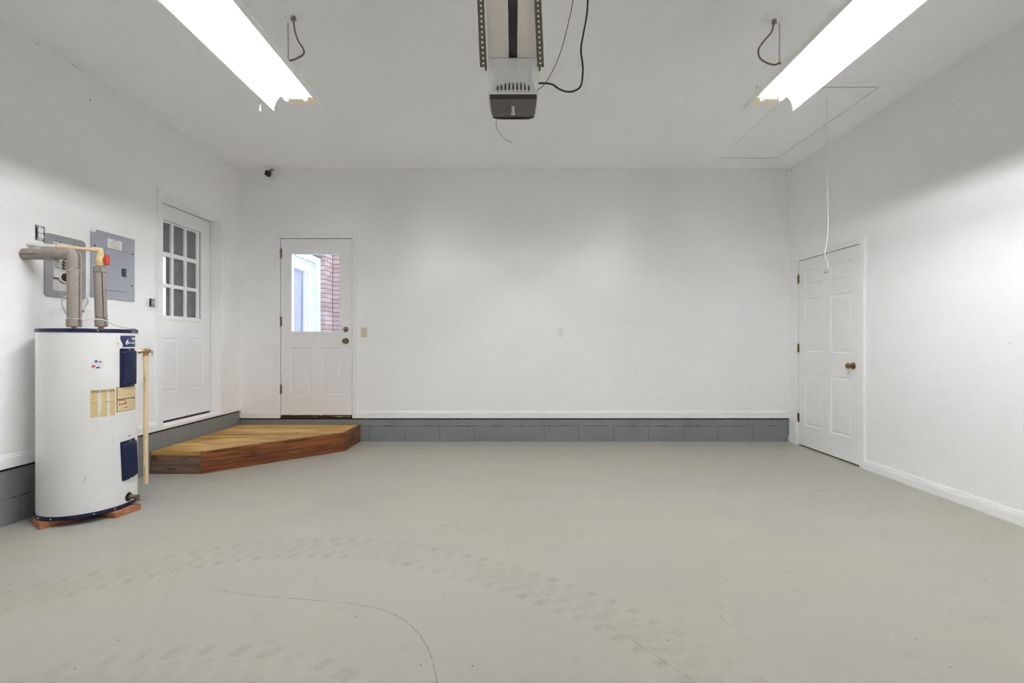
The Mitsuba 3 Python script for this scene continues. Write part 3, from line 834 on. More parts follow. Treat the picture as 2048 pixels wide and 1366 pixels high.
obj('antenna_wire', tube([(-.010, 2.41, 2.384), (-.035, 2.41, 2.380), (-.07, 2.45, 2.375), (-.092, 2.50, 2.378), (-.10, 2.53, 2.37), (-.097, 2.535, 2.345), (-.085, 2.535, 2.32), (-.065, 2.535, 2.295), (-.04, 2.535, 2.275), (-.015, 2.535, 2.262)], .0012, 6), 'black', op, smooth=True)
for s, x in ((-1, -.1445), (1, .132)):
    obj('side_screw', cbox(x - .004, x + .004, 2.33, 2.345, 2.545, 2.575, .002), 'black', op)
rail = obj('rail', cat(cbox(-.026, .016, YF, 2.343, 2.607, 2.611), cbox(-.026, -.023, YF, 2.343, 2.611, 2.635), cbox(.013, .016, YF, 2.343, 2.611, 2.635)), 'black', op, label='black steel rail running to the garage door')
obj('belt', cbox(-.010, .000, YF + .1, 2.30, 2.598, 2.606), 'black_gloss', op)
for s in (-1, 1):
    xb = -.005 + s * .133
    st = sbox(-.0175, 0, .0175, .62)
    for i in range(23):
        st = st.difference(Point(0, .018 + i * .0264).buffer(.0058, quad_segs=4))
    lean = -.042
    Ms = np.array([[1, lean, 0, xb + (.006 if s > 0 else -.016)], [0, 0, 1, 2.292], [0, 1, 0, 2.536], [0, 0, 0, 1.]])
    obj('hanging_strap', prism(st, .002, Ms), 'strap_steel', op)
mb = thing('mounting_board', 'cream board hanging from the ceiling behind the opener straps', 'board')
for x0, x1 in ((-.1345, -.006), (-.006, .121)):
    Ms = np.array([[1, -.035, 0, 0], [0, 0, 1, 2.346], [0, 1, 0, 2.610], [0, 0, 0, 1.]])
    obj('plank', prism(sbox(x0 + .0006, 0, x1 - .0006, ZC - 2.610), .018, Ms), 'board_cream', mb)
obj('power_cord', tube([(.128, 2.36, 2.492), (.165, 2.36, 2.492), (.20, 2.36, 2.485), (.235, 2.36, 2.462), (.275, 2.36, 2.448), (.315, 2.36, 2.453), (.347, 2.36, 2.480), (.357, 2.36, 2.55), (.355, 2.36, 2.60), (.347, 2.36, 2.67), (.362, 2.36, 2.76), (.378, 2.36, 2.85), (.384, 2.36, 2.95), (.388, 2.36, 3.08), (.388, 2.36, ZC)], .0046, 10), 'black', op, smooth=True,
    label='black power cord looping up to the ceiling')
obj('control_wire', tube([(.120, 2.36, 2.455), (.16, 2.36, 2.49), (.21, 2.36, 2.575), (.25, 2.36, 2.68), (.283, 2.36, 2.81), (.305, 2.36, 2.92), (.31, 2.36, 3.05), (.312, 2.36, ZC)], .0022, 8), 'wire_brown', op, smooth=True,
    label='thin brown control wire rising to the ceiling')

# ------------------------------------------------------------------ security sensor in the top corner, switch, outlets
cm = thing('corner_sensor', 'small black sensor mounted high on the back wall near the left corner', 'sensor')
Mc = frame((-2.805, YB - .055, 3.078), (.83, 0, -.55), (.50, -.42, .755), (-.23, -.907, -.35))
R_ = np.array(Mc)
q_, _ = np.linalg.qr(R_[:3, :3]); R_[:3, :3] = q_ * np.sign(np.diag(q_.T @ R_[:3, :3]))
obj('body', prism(rrect(-.031, .031, -.029, .029, .011), .026, R_), 'black', cm)
obj('bracket', cat(rod((-2.80, YB, 3.138), (-2.80, YB - .05, 3.098), .008), cbox(-2.818, -2.782, YB - .012, YB - .001, 3.128, 3.148, .002)), 'wire_brown', cm)


def outlet_face(M, parent, bsdf):
    for s in (-1, 1):
        f = obj('receptacle', xf(prism(rrect(-.0165, .0165, s * .0195 - .014, s * .0195 + .014, .008), .008), M), bsdf, parent)
        obj('slot', xf(cat(cbox(-.0075, -.0055, s * .0195 - .001, s * .0195 + .008, .0078, .0084), cbox(.0055, .0075, s * .0195 - .001, s * .0195 + .007, .0078, .0084), cbox(-.002, .002, s * .0195 - .010, s * .0195 - .005, .0078, .0084)), M), 'dark_gap', f)


ls = thing('light_switch', 'beige toggle light switch plate right of the half-glass door', 'light switch')
Ms = on_back((728 - 1028) / 173, 1.26)
obj('plate', xf(cbox(-.035, .035, -.058, .058, .0, .006, .003), Ms), 'beige_plastic', ls)
obj('toggle', xf(cbox(-.005, .005, -.010, .012, .004, .017, .002), Ms @ frame((0, 0, 0), (1, 0, 0), (0, .92, -.38), (0, .38, .92))), 'beige_plastic', ls)
obj('toggle_slot', xf(cbox(-.0055, .0055, -.012, .012, .0058, .0065), Ms), 'grey_print', ls)
for v in (-.030, .030): obj('screw', xf(rod((0, v, .005), (0, v, .0072), .0035, 10), Ms), 'grey_print', ls)
po = thing('power_outlet', 'white duplex outlet with cover plate on the middle of the back wall', 'outlet')
Ms = on_back((1121 - 1028) / 173, 1.262)
obj('plate', xf(cbox(-.036, .036, -.058, .058, .0, .005, .003), Ms), 'white_plastic', po)
outlet_face(Ms, po, 'white_plastic')
obj('screw', xf(rod((0, 0, .005), (0, 0, .0082), .003, 10), Ms), 'steel', po)
po2 = thing('power_outlet', 'bare white duplex outlet without cover plate beside the grey inlet box', 'outlet')
Ms = on_left(3.040, 1.876)
obj('wall_box', xf(cbox(-.030, .030, -.050, .050, -.004, .0012), Ms), 'black', po2, label='dark open box around the outlet')
outlet_face(Ms @ frame((0, 0, .002), (1, 0, 0), (0, 1, 0), (0, 0, 1)), po2, 'white_plastic')
obj('yoke', xf(cat(cbox(-.010, .010, -.052, .052, .001, .004), cbox(-.016, .016, -.006, .006, .002, .007), cbox(-.024, .024, .036, .044, .0015, .003), cbox(-.024, .024, -.044, -.036, .0015, .003)), Ms), 'panel_light', po2)

# ------------------------------------------------------------------ generator inlet box on the left wall
gi = thing('generator_inlet_box', 'grey flush inlet box with round socket on the left wall behind the pipes', 'inlet box')
Mg = on_left(0, 0)
fr = rrect(3.064, 3.356, 1.460, 1.890, .028)
win = sbox(3.117, 1.506, 3.310, 1.848)
obj('frame', prism(fr.difference(win), .010, Mg), 'panel_grey', gi)
obj('faceplate', xf(cbox(3.112, 3.315, 1.50, 1.853, .001, .004), Mg), 'panel_light', gi)
obj('meter_window', xf(cbox(3.150, 3.245, 1.800, 1.838, .003, .008, .001), Mg), 'paper', gi)
obj('window_bezel', xf(cat(cbox(3.13, 3.30, 1.786, 1.790, .003, .007), cbox(3.297, 3.301, 1.775, 1.838, .003, .007)), Mg), 'black', gi)
for z in (1.715, 1.678):
    k_ = obj('breaker_button', xf(lathe([(.0001, .022), (.010, .021), (.012, .010), (.016, .009), (.016, .004)], 16, frame((3.152, z, 0), (1, 0, 0), (0, 1, 0), (0, 0, 1))), Mg), 'panel_light', gi, smooth=40)
for i, z in enumerate((1.735, 1.712, 1.690, 1.668)):
    for j in range(3):
        k_ = obj('toggle_switch', xf(cat(cbox(3.187 + j * .03, 3.206 + j * .03, z - .008, z + .008, .003, .012, .001)), Mg), 'black', gi)
        obj('lever', xf(cbox(3.193 + j * .03, 3.200 + j * .03, z - .003, z + .006, .011, .022, .001), Mg), 'panel_light', k_)
obj('cover_flap', xf(cbox(3.120, 3.160, 1.593, 1.655, .003, .014, .003), Mg), 'panel_light', gi)
obj('flap_edge', xf(cbox(3.120, 3.160, 1.587, 1.592, .003, .012), Mg), 'black', gi)
ss = obj('socket_ring', xf(lathe([(.028, .004), (.028, .016), (.036, .018), (.043, .012), (.045, .003)], 32, frame((3.196, 1.603, 0), (1, 0, 0), (0, 1, 0), (0, 0, 1))), Mg), 'panel_light', gi, smooth=40)
obj('socket_face', xf(lathe([(.0001, .008), (.0285, .008)], 24, frame((3.196, 1.603, 0), (1, 0, 0), (0, 1, 0), (0, 0, 1))), Mg), 'dark_gap', ss)
for a in range(4):
    t = a * math.pi / 2 + .5
    obj('prong', xf(cbox(-.004, .004, -.0015, .0015, .007, .016), Mg @ frame((3.196 + .014 * math.cos(t), 1.603 + .014 * math.sin(t), 0), (math.cos(t), math.sin(t), 0), (-math.sin(t), math.cos(t), 0), (0, 0, 1))), 'brass', ss)
for (y, z) in ((3.145, 1.870), (3.270, 1.870), (3.145, 1.482), (3.270, 1.482), (3.165, 1.838), (3.255, 1.832)):
    obj('screw', xf(rod((y, z, .009), (y, z, .0115), .0035, 8), Mg), 'black', gi)
obj('screw', xf(rod((3.098, 1.603, .009), (3.098, 1.603, .012), .005, 8), Mg), 'copper', gi, label='rusty screw')

# breaker panel
bp = thing('breaker_panel', 'blue-grey electrical breaker panel with small door on the left wall', 'breaker panel')
obj('cover', prism(sbox(3.400, 1.487, 3.786, 2.000), .012, Mg), 'panel_blue_grey', bp)
dd = obj('door', xf(cbox(3.508, 3.699, 1.553, 1.877, .011, .0165, .002), Mg), 'panel_blue_grey', bp)
obj('door_gap', xf(cat(cbox(3.504, 3.5075, 1.55, 1.88, .0115, .0128), cbox(3.6995, 3.703, 1.55, 1.88, .0115, .0128), cbox(3.504, 3.703, 1.5485, 1.5525, .0115, .0128), cbox(3.504, 3.703, 1.8775, 1.8815, .0115, .0128)), Mg), 'panel_grey', bp)
obj('latch', xf(cbox(3.656, 3.694, 1.676, 1.742, .016, .023, .002), Mg), 'black', dd, label='black latch of the panel door')
obj('latch_tab', xf(cbox(3.665, 3.685, 1.70, 1.708, .022, .027, .001), Mg), 'navy', dd)
obj('paint_smear', prism(Polygon([(3.396, 1.978), (3.418, 1.976), (3.432, 1.984), (3.436, 1.997), (3.425, 2.003), (3.398, 2.004)]), .013, Mg), 'white_plastic', bp, label='white wall paint smeared on the corner of the cover')
lb = obj('paper_label', xf(cbox(3.533, 3.663, 1.884, 1.957, .0115, .0125), Mg), 'paper', bp, label='white paper label above the panel door')
for i, (a, b) in enumerate(((3.575, 3.625), (3.56, 3.64), (3.55, 3.63), (3.56, 3.635))):
    obj('print_line', xf(cbox(a, b, 1.940 - i * .014, 1.943 - i * .014, .0124, .0128), Mg), 'grey_print', lb)
obj('print_line', xf(cbox(3.59, 3.615, 1.950, 1.953, .0124, .0128), Mg), 'blue_print', lb)
for (y, z) in ((3.424, 1.876), (3.424, 1.617), (3.764, 1.874), (3.759, 1.613)):
    obj('screw', xf(lathe([(.0001, .016), (.005, .0155), (.0065, .012)], 10, frame((y, z, 0), (1, 0, 0), (0, 1, 0), (0, 0, 1))), Mg), 'black', bp)
bb = thing('chime_button', 'small black button unit on a white base beside the nine-pane door casing', 'wall button')
obj('base', xf(cbox(3.930, 3.975, 1.455, 1.530, 0, .010, .003), Mg), 'white_plastic', bb)
fb = obj('face', xf(cbox(3.938, 3.986, 1.458, 1.527, .009, .026, .004), Mg), 'black_gloss', bb)
obj('button', xf(lathe([(.0001, .030), (.009, .029), (.010, .025)], 16, frame((3.962, 1.495, 0), (1, 0, 0), (0, 1, 0), (0, 0, 1))), Mg), 'panel_light', fb)

# ------------------------------------------------------------------ water heater
TC = np.array([-2.866, 3.07]); TR = 0.252


def cyl(th, z, r=TR):
    th = np.radians(th)
    return np.stack([TC[0] + r * np.cos(th), TC[1] + r * np.sin(th), np.asarray(z) + 0 * th], -1)


def wrap(m, th0, z0, r=TR, rot=0.0):
    """Bends a flat mesh (x along the surface, y up, z outwards) round the tank at the angle th0 and height z0."""
    v = np.array(m.vertices)
    c, s = math.cos(rot), math.sin(rot)
    x, y = v[:, 0] * c - v[:, 1] * s, v[:, 0] * s + v[:, 1] * c
    th = np.radians(th0) + x / TR
    rr = r + v[:, 2]
    return trimesh.Trimesh(np.c_[TC[0] + rr * np.cos(th), TC[1] + rr * np.sin(th), z0 + y], m.faces, process=False)


def sheet(w, h, d, r=0.0, nx=12, poly=None):
    """A thin plate cut in strips so that it bends."""
    p = poly if poly is not None else (rrect(-w / 2, w / 2, -h / 2, h / 2, r) if r else sbox(-w / 2, -h / 2, w / 2, h / 2))
    x0, _, x1, _ = p.bounds
    ms = []
    for i in range(nx):
        a, b = x0 + (x1 - x0) * i / nx, x0 + (x1 - x0) * (i + 1) / nx
        q = p.intersection(sbox(a, -9, b, 9))
        for gq in getattr(q, 'geoms', [q]):
            if gq.geom_type == 'Polygon' and gq.area > 1e-9: ms.append(prism(gq, d))
    return cat(ms)


def text(s, h, d=.0003, width=None, bold=False, slant=0.0):
    m = meshkit.text_mesh(s, h, d, bold)
    v = np.array(m.vertices)
    if width: v[:, 0] *= width / (v[:, 0].max() - v[:, 0].min())
    v[:, 0] += slant * v[:, 1]
    return trimesh.Trimesh(v, m.faces, process=False)


deg = lambda a: math.radians(a) * TR
wh = thing('water_heater', 'white cylindrical water heater with navy covers standing on wood blocks', 'water heater')
Mt = frame((TC[0], TC[1], 0), (1, 0, 0), (0, 1, 0), (0, 0, 1))
obj('tank', lathe([(TR, .050), (TR, 1.215)], 96, Mt), 'tank_white', wh, smooth=True)
obj('top_rim', lathe([(.0001, 1.236), (TR - .012, 1.236), (TR + .001, 1.2345), (TR + .0035, 1.231), (TR + .0035, 1.211), (TR - .004, 1.2105)], 96, Mt), 'navy', wh, smooth=40, label='navy blue top rim')
obj('bottom_rim', lathe([(TR - .004, .066), (TR + .0035, .0655), (TR + .004, .044), (TR - .006, .039), (.0001, .039)], 96, Mt), 'navy', wh, smooth=40, label='navy blue bottom rim')
for th in (-130, -90, -38, 12, 60):
    obj('rim_screw', wrap(lathe([(.0001, .0045), (.004, .0038), (.0052, 0)], 10), th, 1.2215 if th != -90 else .053, TR + .0035), 'steel', wh)
for th in (-112, -42, -18):
    obj('rim_screw', wrap(lathe([(.0001, .0045), (.004, .0038), (.0052, 0)], 10), th, .053, TR + .0035), 'steel', wh)


# access covers: bulged navy boxes
def cover(w, h, th, z, rot=0.0):
    m = [sheet(w, h, .004, .008)]
    n = 14
    for i in range(n):
        a = -w / 2 * .97 + w * .97 * i / n
        b = a + w * .97 / n
        m.append(None)
    m = [m[0]]
    # pillow: a grid with a rounded edge
    us, vs = np.linspace(-1, 1, 25), np.linspace(-1, 1, 33)
    V, F = [], []
    for v in vs:
        for u in us:
            e = max(abs(u) ** 1, 0)
            du, dv = (1 - abs(u)) * w / 2, (1 - abs(v)) * h / 2
            k = min(du, dv, .016) / .016
            V.append((u * w / 2 * .985, v * h / 2 * .93 - h * .012, .004 + .020 * math.sin(k * math.pi / 2) ** .8))
    for j in range(len(vs) - 1):
        for i in range(len(us) - 1):
            a = j * 25 + i
            F += [[a, a + 1, a + 26], [a, a + 26, a + 25]]
    m.append(trimesh.Trimesh(V, F, process=False))
    return wrap(cat(m), th, z, TR, rot)


c1 = obj('element_cover', cover(deg(27.5), .258, 2.6, .978), 'navy', wh, smooth=45, label='navy upper element cover')
obj('cover_screw', wrap(lathe([(.0001, .009), (.004, .008), (.005, .003)], 10), 3.5, 1.099), 'steel', c1)
c2 = obj('element_cover', cover(deg(28.0), .265, 4.8, .354, .05), 'navy', wh, smooth=45, label='navy lower element cover, slightly askew')
obj('cover_screw', wrap(lathe([(.0001, .009), (.004, .008), (.005, .003)], 10), 5.5, .480), 'steel', c2)
obj('cover_screw', wrap(lathe([(.0001, .009), (.004, .008), (.005, .003)], 10), 6.5, .227), 'steel', c2)
# warranty label over the upper cover
wpoly = [(-.060, .039), (.071, .039), (.071, -.039), (-.052, -.039)]
for t in np.linspace(0, 1, 8): wpoly.append((-.060 + .016 * math.sin(t * math.pi) ** 2 * (.4) + (.010 if .35 < t < .9 else 0) * math.sin(t * 3.14), -.039 + .078 * t))
wl_ = obj('warranty_label', wrap(sheet(0, 0, .0006, poly=Polygon([(-.062, .039), (.071, .039), (.071, -.039), (-.050, -.039), (-.046, -.026), (-.050, -.012), (-.060, .004), (-.064, .02)])), 4.2, 1.154), 'navy_print', wh, label='navy warranty label near the top')
obj('digit', wrap(text('6', .032, slant=.18, bold=True), 4.2 - 7.2, 1.134, TR + .0006), 'white_print', wl_)
obj('lettering', wrap(text('YEAR WARRANTY', .0085, width=.072, bold=True), 4.2 - 1.6, 1.139, TR + .0006), 'white_print', wl_)
obj('lettering', wrap(text('Whirlpool', .010, width=.040, slant=.2, bold=True), 4.2 + 6.4, 1.170, TR + .0006), 'white_print', wl_)
arc = [(.030 * math.cos(t), .010 * math.sin(t)) for t in np.linspace(2.6, 6.6, 18)]
obj('logo_swirl', wrap(sweep(np.array([(a * .6 + .047 - .0, b * .9, .0008) for a, b in arc]), circ(.0008, 5)), 4.2, 1.172, TR), 'white_print', wl_)
obj('mini_label', wrap(sheet(.026, .03, .0004), -13.2, 1.135, TR), 'paper', wh)
obj('round_mark', wrap(prism(Point(0, 0).buffer(.004, quad_segs=4), .0004), -13.2, 1.138, TR + .0004), 'black_print', wh)
# energy label
eg = obj('energy_label', wrap(sheet(0, 0, .0005, poly=Polygon([(-.064, .089), (.052, .089), (.064, .078), (.064, -.087), (.03, -.089), (-.064, -.087)])), -31.5, .756), 'energy_paper', wh, label='yellowed and torn energy label')
for s, x, wd in (('ENER', -.058, .052), ('G', -.004, .014), ('UIDE', .020, .036)):
    obj('lettering', wrap(text(s, .0145, width=wd, bold=True), -31.5 + math.degrees(x / TR), .756 + .069, TR + .0005), 'black_print', eg)
obj('lettering', wrap(text('Y', .014, width=.010, bold=True), -31.5 + math.degrees(.009 / TR), .756 + .069, TR + .0005), 'grey_print', eg)
obj('arrow', wrap(prism(Polygon([(-.001, .018), (.001, .018), (.001, .006), (.005, .009), (.006, .007), (0, 0), (-.006, .007), (-.005, .009), (-.001, .006)]), .0004), -30.5, .756 + .047, TR + .0005), 'grey_print', eg)
rl = random.Random(11)
ln = []
for (v, segs) in ((.050, 2), (.036, 2), (.026, 1), (.010, 2), (-.012, 2), (-.022, 1), (-.038, 2), (-.045, 2), (-.060, 2), (-.072, 1)):
    for q in range(segs):
        a = -.058 + q * .064 + rl.uniform(0, .008)
        b = a + rl.uniform(.025, .046)
        ln.append((a, b, v, .0009))
for (a, b, v, h) in ln + [(-.054, -.028, .002, .0028), (.006, .058, .003, .0028)]:
    obj('print_line', wrap(sheet(0, 0, .0003, poly=sbox(a, v, b, v + h), nx=4), -31.5, .756, TR + .0005), 'grey_print', eg)
# warning label
wg = obj('warning_label', wrap(sheet(deg(35.5), .163, .0005), 2.3, .768), 'black_print', wh, label='cream warning label with black border')
W2 = deg(35.5) / 2
obj('label_field', wrap(sheet(0, 0, .0003, poly=sbox(-W2 + .004, .004, W2 - .004, .0785)), 2.3, .768, TR + .0005), 'warning_paper', wg)
obj('label_field', wrap(sheet(0, 0, .0003, poly=sbox(-W2 + .004, -.0785, W2 - .004, -.001)), 2.3, .768, TR + .0005), 'warning_paper', wg)
obj('red_bar', wrap(sheet(0, 0, .0002, poly=sbox(-W2 + .008, -.011, -.012, -.004), nx=4), 2.3, .768, TR + .0008), 'red_print', wg)
obj('red_bar', wrap(sheet(0, 0, .0002, poly=sbox(.040, -.009, W2 - .006, -.002), nx=3), 2.3, .768, TR + .0008), 'red_print', wg)
obj('pictogram', wrap(cat(prism(sbox(-.065, -.038, -.056, -.028), .0002), prism(Point(-.048, -.033).buffer(.004), .0002), prism(Polygon([(-.036, -.036), (-.014, -.034), (-.012, -.024), (-.020, -.018), (-.022, -.026), (-.036, -.028)]), .0002)), 2.3, .768, TR + .0008), 'black_print', wg)
obj('pictogram', wrap(prism(Polygon([(-.030, -.062), (-.004, -.066), (-.002, -.058), (-.012, -.052), (-.016, -.056), (-.028, -.054)]), .0002), 2.3, .768, TR + .0008), 'red_print', wg)
for v in np.arange(.012, .074, .0066):
    obj('print_line', wrap(sheet(0, 0, .0002, poly=sbox(-W2 + .009, v, W2 - .009 - rl.uniform(0, .02), v + .0012), nx=5), 2.3, .768, TR + .0008), 'grey_print', wg)
for v in np.arange(-.070, -.018, .007):
    obj('print_line', wrap(sheet(0, 0, .0002, poly=sbox(.010, v, W2 - .009 - rl.uniform(0, .012), v + .0012), nx=4), 2.3, .768, TR + .0008), 'grey_print', wg)
# oval sticker
sk = obj('oval_sticker', wrap(sheet(0, 0, .0005, poly=affinity.scale(Point(0, 0).buffer(.031, quad_segs=8), 1.05, 1.2)), -38.3, 1.006), 'sticker_grey', wh, label='oval sticker with red and blue marks')
for (x, y, r, mname) in ((-.006, .017, .008, 'blue_print'), (.013, .014, .0065, 'red_print'), (-.018, -.010, .0085, 'red_print'), (-.003, -.018, .005, 'black_print'), (.007, -.017, .006, 'blue_print')):
    ps = Polygon([(x + r * (1 + .35 * math.sin(5 * a + x * 900)) * math.cos(a), 1.15 * y + 1.0 * r * math.sin(a)) for a in np.linspace(0, 6.1, 11)])
    obj('sticker_mark', wrap(prism(ps, .0003), -38.3, 1.006, TR + .0005), mname, sk)
obj('tag', wrap(sheet(.016, .011, .0006), 5.0, .512), 'panel_grey', wh)


# drain valve
def at_tank(th, z):
    a = math.radians(th)
    n = np.array([math.cos(a), math.sin(a), 0])
    return frame(tuple(cyl(th, z)), (-math.sin(a), math.cos(a), 0), (0, 0, 1), tuple(n))


dv = obj('drain_valve', xf(cat(lathe([(.0001, .068), (.008, .068), (.010, .060), (.010, .050), (.0125, .048), (.0125, .020), (.016, .016), (.016, .004)], 18), rod((0, 0, .035), (0, -.022, .052), .008), rod((0, -.020, .046), (0, -.020, .064), .0075)), at_tank(4.5, .100)), 'bronze', wh, smooth=40, label='bronze drain valve')
obj('drain_collar', xf(lathe([(.0001, .003), (.026, .003), (.030, 0)], 24), at_tank(4.0, .100)), 'dark_gap', wh)
# relief valve at the right and its discharge pipe
pz0 = 1.084
vth = 38.0
av = math.radians(vth)
va = np.array([math.cos(av), math.sin(av)])
VX, VY = -2.632, 3.252
p0 = cyl(vth, pz0)
rv = obj('relief_valve', cat(rod(p0 - .02 * np.r_[va, 0], (VX, VY, pz0), .0125, 14), rod(p0 + .004 * np.r_[va, 0], p0 + .02 * np.r_[va, 0], .0175, 8), trimesh.creation.icosphere(2, .019).apply_translation((VX, VY, pz0)), rod((VX - .01, VY, pz0), (VX + .030, VY, pz0 + .001), .0145, 14), rod((VX, VY, pz0), (VX, VY, pz0 - .034), .016, 14), rod((VX, VY, pz0 - .024), (VX, VY, pz0 - .036), .020, 6)), 'brass', wh, smooth=35, label='brass relief valve')
obj('test_lever', cat(cbox(VX + .026, VX + .050, VY - .006, VY + .006, pz0 + .002, pz0 + .006), cbox(VX + .044, VX + .049, VY - .007, VY + .007, pz0 - .030, pz0 + .005, .001)), 'steel', rv)
dp = obj('discharge_pipe', rod((VX, VY, .139), (VX, VY, pz0 - .04), .0145, 20), 'cream_pipe', wh, smooth=40, label='cream plastic discharge pipe')
obj('pipe_collar', rod((VX, VY, pz0 - .068), (VX, VY, pz0 - .034), .019, 20), 'cream_pipe', dp, smooth=40)


def pipe_text(s, h, x, y, ztop, r, dirn):
    """Lettering that reads downwards on a vertical pipe, centred on the direction dirn (radians)."""
    m = text(s, h, .0002)
    v = np.array(m.vertices)
    a = dirn + (v[:, 1] - h / 2) / r
    rr = r + .0001 + v[:, 2]
    return trimesh.Trimesh(np.c_[x + rr * np.cos(a), y + rr * np.sin(a), ztop - v[:, 0]], m.faces, process=False)


DIR = math.atan2(-VY, -VX) - .35
obj('pipe_print', pipe_text('FlowGuard Gold', .0125, VX, VY, .925, .0145, DIR), 'black_print', dp)
obj('pipe_print', pipe_text('FlowGuard Gold', .0125, VX, VY, .270, .0145, DIR), 'black_print', dp)

# wood blocks under the tank
def plan_box(c, d, L, W, z0, z1, b=.002):
    d = np.array(d, float) / np.hypot(*d)
    n = np.array([-d[1], d[0]])
    c = np.array(c, float)
    m = cbox(0, L, 0, W, z0, z1, b)
    return xf(m, frame((c[0], c[1], 0), (d[0], d[1], 0), (n[0], n[1], 0), (0, 0, 1)))


obj('wood_block', plan_box((-2.905, 2.785), (.56, .83), .22, .20, 0, .038), 'block_wood', label='reddish wood block under the left front of the water heater', cat='wood block', group=None)
obj('wood_block', plan_box((-2.600, 2.965), (.20, .98), .17, .13, 0, .038), 'block_wood', label='reddish wood block under the right edge of the water heater, below the drain valve', cat='wood block')

# ------------------------------------------------------------------ pipes above the water heater


def csect(r0, r1, slit, at, n=22):
    """A slit foam tube's section: open ring with the slit (radians) centred on the angle at."""
    a = np.linspace(at + slit / 2, at + 2 * math.pi - slit / 2, n)
    return np.vstack([np.c_[r1 * np.cos(a), r1 * np.sin(a)], np.c_[r0 * np.cos(a[::-1]), r0 * np.sin(a[::-1])]])


def foam(p, q, r, at, slit=.16, r0=None, shift=(0, 0)):
    """A straight slit foam sleeve from p to q; a closed polygon section extruded, rounded at its ends."""
    p, q = np.array(p, float), np.array(q, float)
    d = q - p
    L = np.linalg.norm(d)
    d /= L
    ref = np.array([1.0, 0, 0]) if abs(d[2]) > .5 else np.array([0, 0, 1.0])
    u = ref - d * (ref @ d); u /= np.linalg.norm(u)
    w = np.cross(d, u)
    M = frame(tuple(p), tuple(u), tuple(w), tuple(d))
    r0 = r0 or r * .45
    e = .004
    P1 = Polygon(csect(r0, r, slit, at))
    P0 = Polygon(csect(r0, r - .003, slit, at))
    ms = [prism(P1, L - 2 * e, frame((0, 0, e), (1, 0, 0), (0, 1, 0), (0, 0, 1))), prism(P0, L)]
    return xf(cat(ms), M)


ip = thing('hot_water_pipe', 'grey foam-insulated pipe rising from the water heater and bending to the left wall', 'pipe')
P1X, P1Y, PR = -2.846, 2.945, .0365
SL = math.radians(-6)        # the slit faces right of the camera
obj('copper_pipe', cat(rod((P1X, P1Y, 1.236), (P1X, P1Y, 1.70), .014), rod((P1X, P1Y, 1.72), (XL, P1Y, 1.72), .014)), 'copper', ip)
obj('insulation', foam((P1X, P1Y, 1.247), (P1X, P1Y, 1.300), PR + .003, SL, .5), 'insulation', ip, smooth=35)
obj('insulation', foam((P1X, P1Y, 1.302), (P1X, P1Y, 1.612), PR, SL, .22), 'insulation', ip, smooth=35)
# upper elbow: mitred from the vertical into the horizontal
bend = [(P1X, P1Y, 1.615), (P1X, P1Y, 1.66), (P1X, P1Y, 1.695)] + [(P1X - .022 * (1 - math.cos(t)), P1Y, 1.697 + .022 * math.sin(t)) for t in np.linspace(.15, math.pi / 2, 6)] + [(P1X - .045, P1Y, 1.719)]
em = sweep(np.array(bend), csect(.018, PR + .001, .42, math.pi - abs(SL)))
obj('elbow_insulation', em, 'insulation', ip, smooth=40)
obj('insulation', foam((P1X - .042, P1Y, 1.719), (P1X - .135, P1Y, 1.719), PR - .003, math.radians(90), .05), 'insulation', ip, smooth=35)
obj('insulation', foam((P1X - .112, P1Y, 1.719), (P1X - .195, P1Y, 1.719), PR + .003, math.radians(92), .05), 'insulation', ip, smooth=35)
obj('insulation', foam((P1X - .180, P1Y, 1.719), (XL + .001, P1Y, 1.719), PR, math.radians(-99), .10), 'insulation', ip, smooth=35)
for z in (1.301, 1.6135):
    obj('joint_ring', lathe([(PR - .001, z - .0018), (PR + .0004, z - .0012), (PR + .0004, z + .0012), (PR - .001, z + .0018)], 28, frame((P1X, P1Y, 0), (1, 0, 0), (0, 1, 0), (0, 0, 1))), 'paper', ip)  # thin pale ring drawn over the gap between two foam sleeves

cp = thing('cold_water_pipe', 'cream plastic pipe with red ball valve and grey foam sleeve above the water heater', 'pipe')
P2X, P2Y, PR2 = -2.877, 3.170, .0335
obj('copper_stub', rod((P2X, P2Y, 1.236), (P2X, P2Y, 1.262), .017, 16), 'copper', cp)
obj('insulation', foam((P2X + .002, P2Y, 1.256), (P2X + .001, P2Y, 1.318), PR2 + .002, math.radians(-14), .26), 'insulation', cp, smooth=35)
obj('insulation', foam((P2X + .001, P2Y, 1.320), (P2X - .010, P2Y, 1.632), PR2, math.radians(-27), .18), 'insulation', cp, smooth=35)
obj('insulation', foam((P2X - .010, P2Y, 1.634), (P2X - .011, P2Y, 1.672), PR2 + .001, math.radians(-40), .10), 'insulation', cp, smooth=35)
QX = P2X - .006
obj('riser', rod((QX, P2Y, 1.26), (QX, P2Y, 1.775), .0135), 'cream_pipe', cp, smooth=40)
bv = obj('ball_valve', lathe([(.016, 1.680), (.021, 1.682), (.021, 1.698), (.0245, 1.700), (.0265, 1.715), (.0265, 1.730), (.0245, 1.742), (.021, 1.746), (.021, 1.768), (.016, 1.770)], 24, frame((QX, P2Y, 0), (1, 0, 0), (0, 1, 0), (0, 0, 1))), 'valve_cream', cp, smooth=40, label='cream ball valve')
obj('valve_stem', rod((QX + .02, P2Y, 1.722), (QX + .036, P2Y, 1.722), .008), 'valve_cream', bv)
obj('red_handle', cat(cbox(QX + .034, QX + .055, P2Y - .012, P2Y + .012, 1.684, 1.757, .004), cbox(QX + .040, QX + .061, P2Y - .010, P2Y + .010, 1.694, 1.747, .004), rod((QX + .030, P2Y, 1.722), (QX + .045, P2Y, 1.722), .013)), 'valve_red', bv, label='red valve handle')
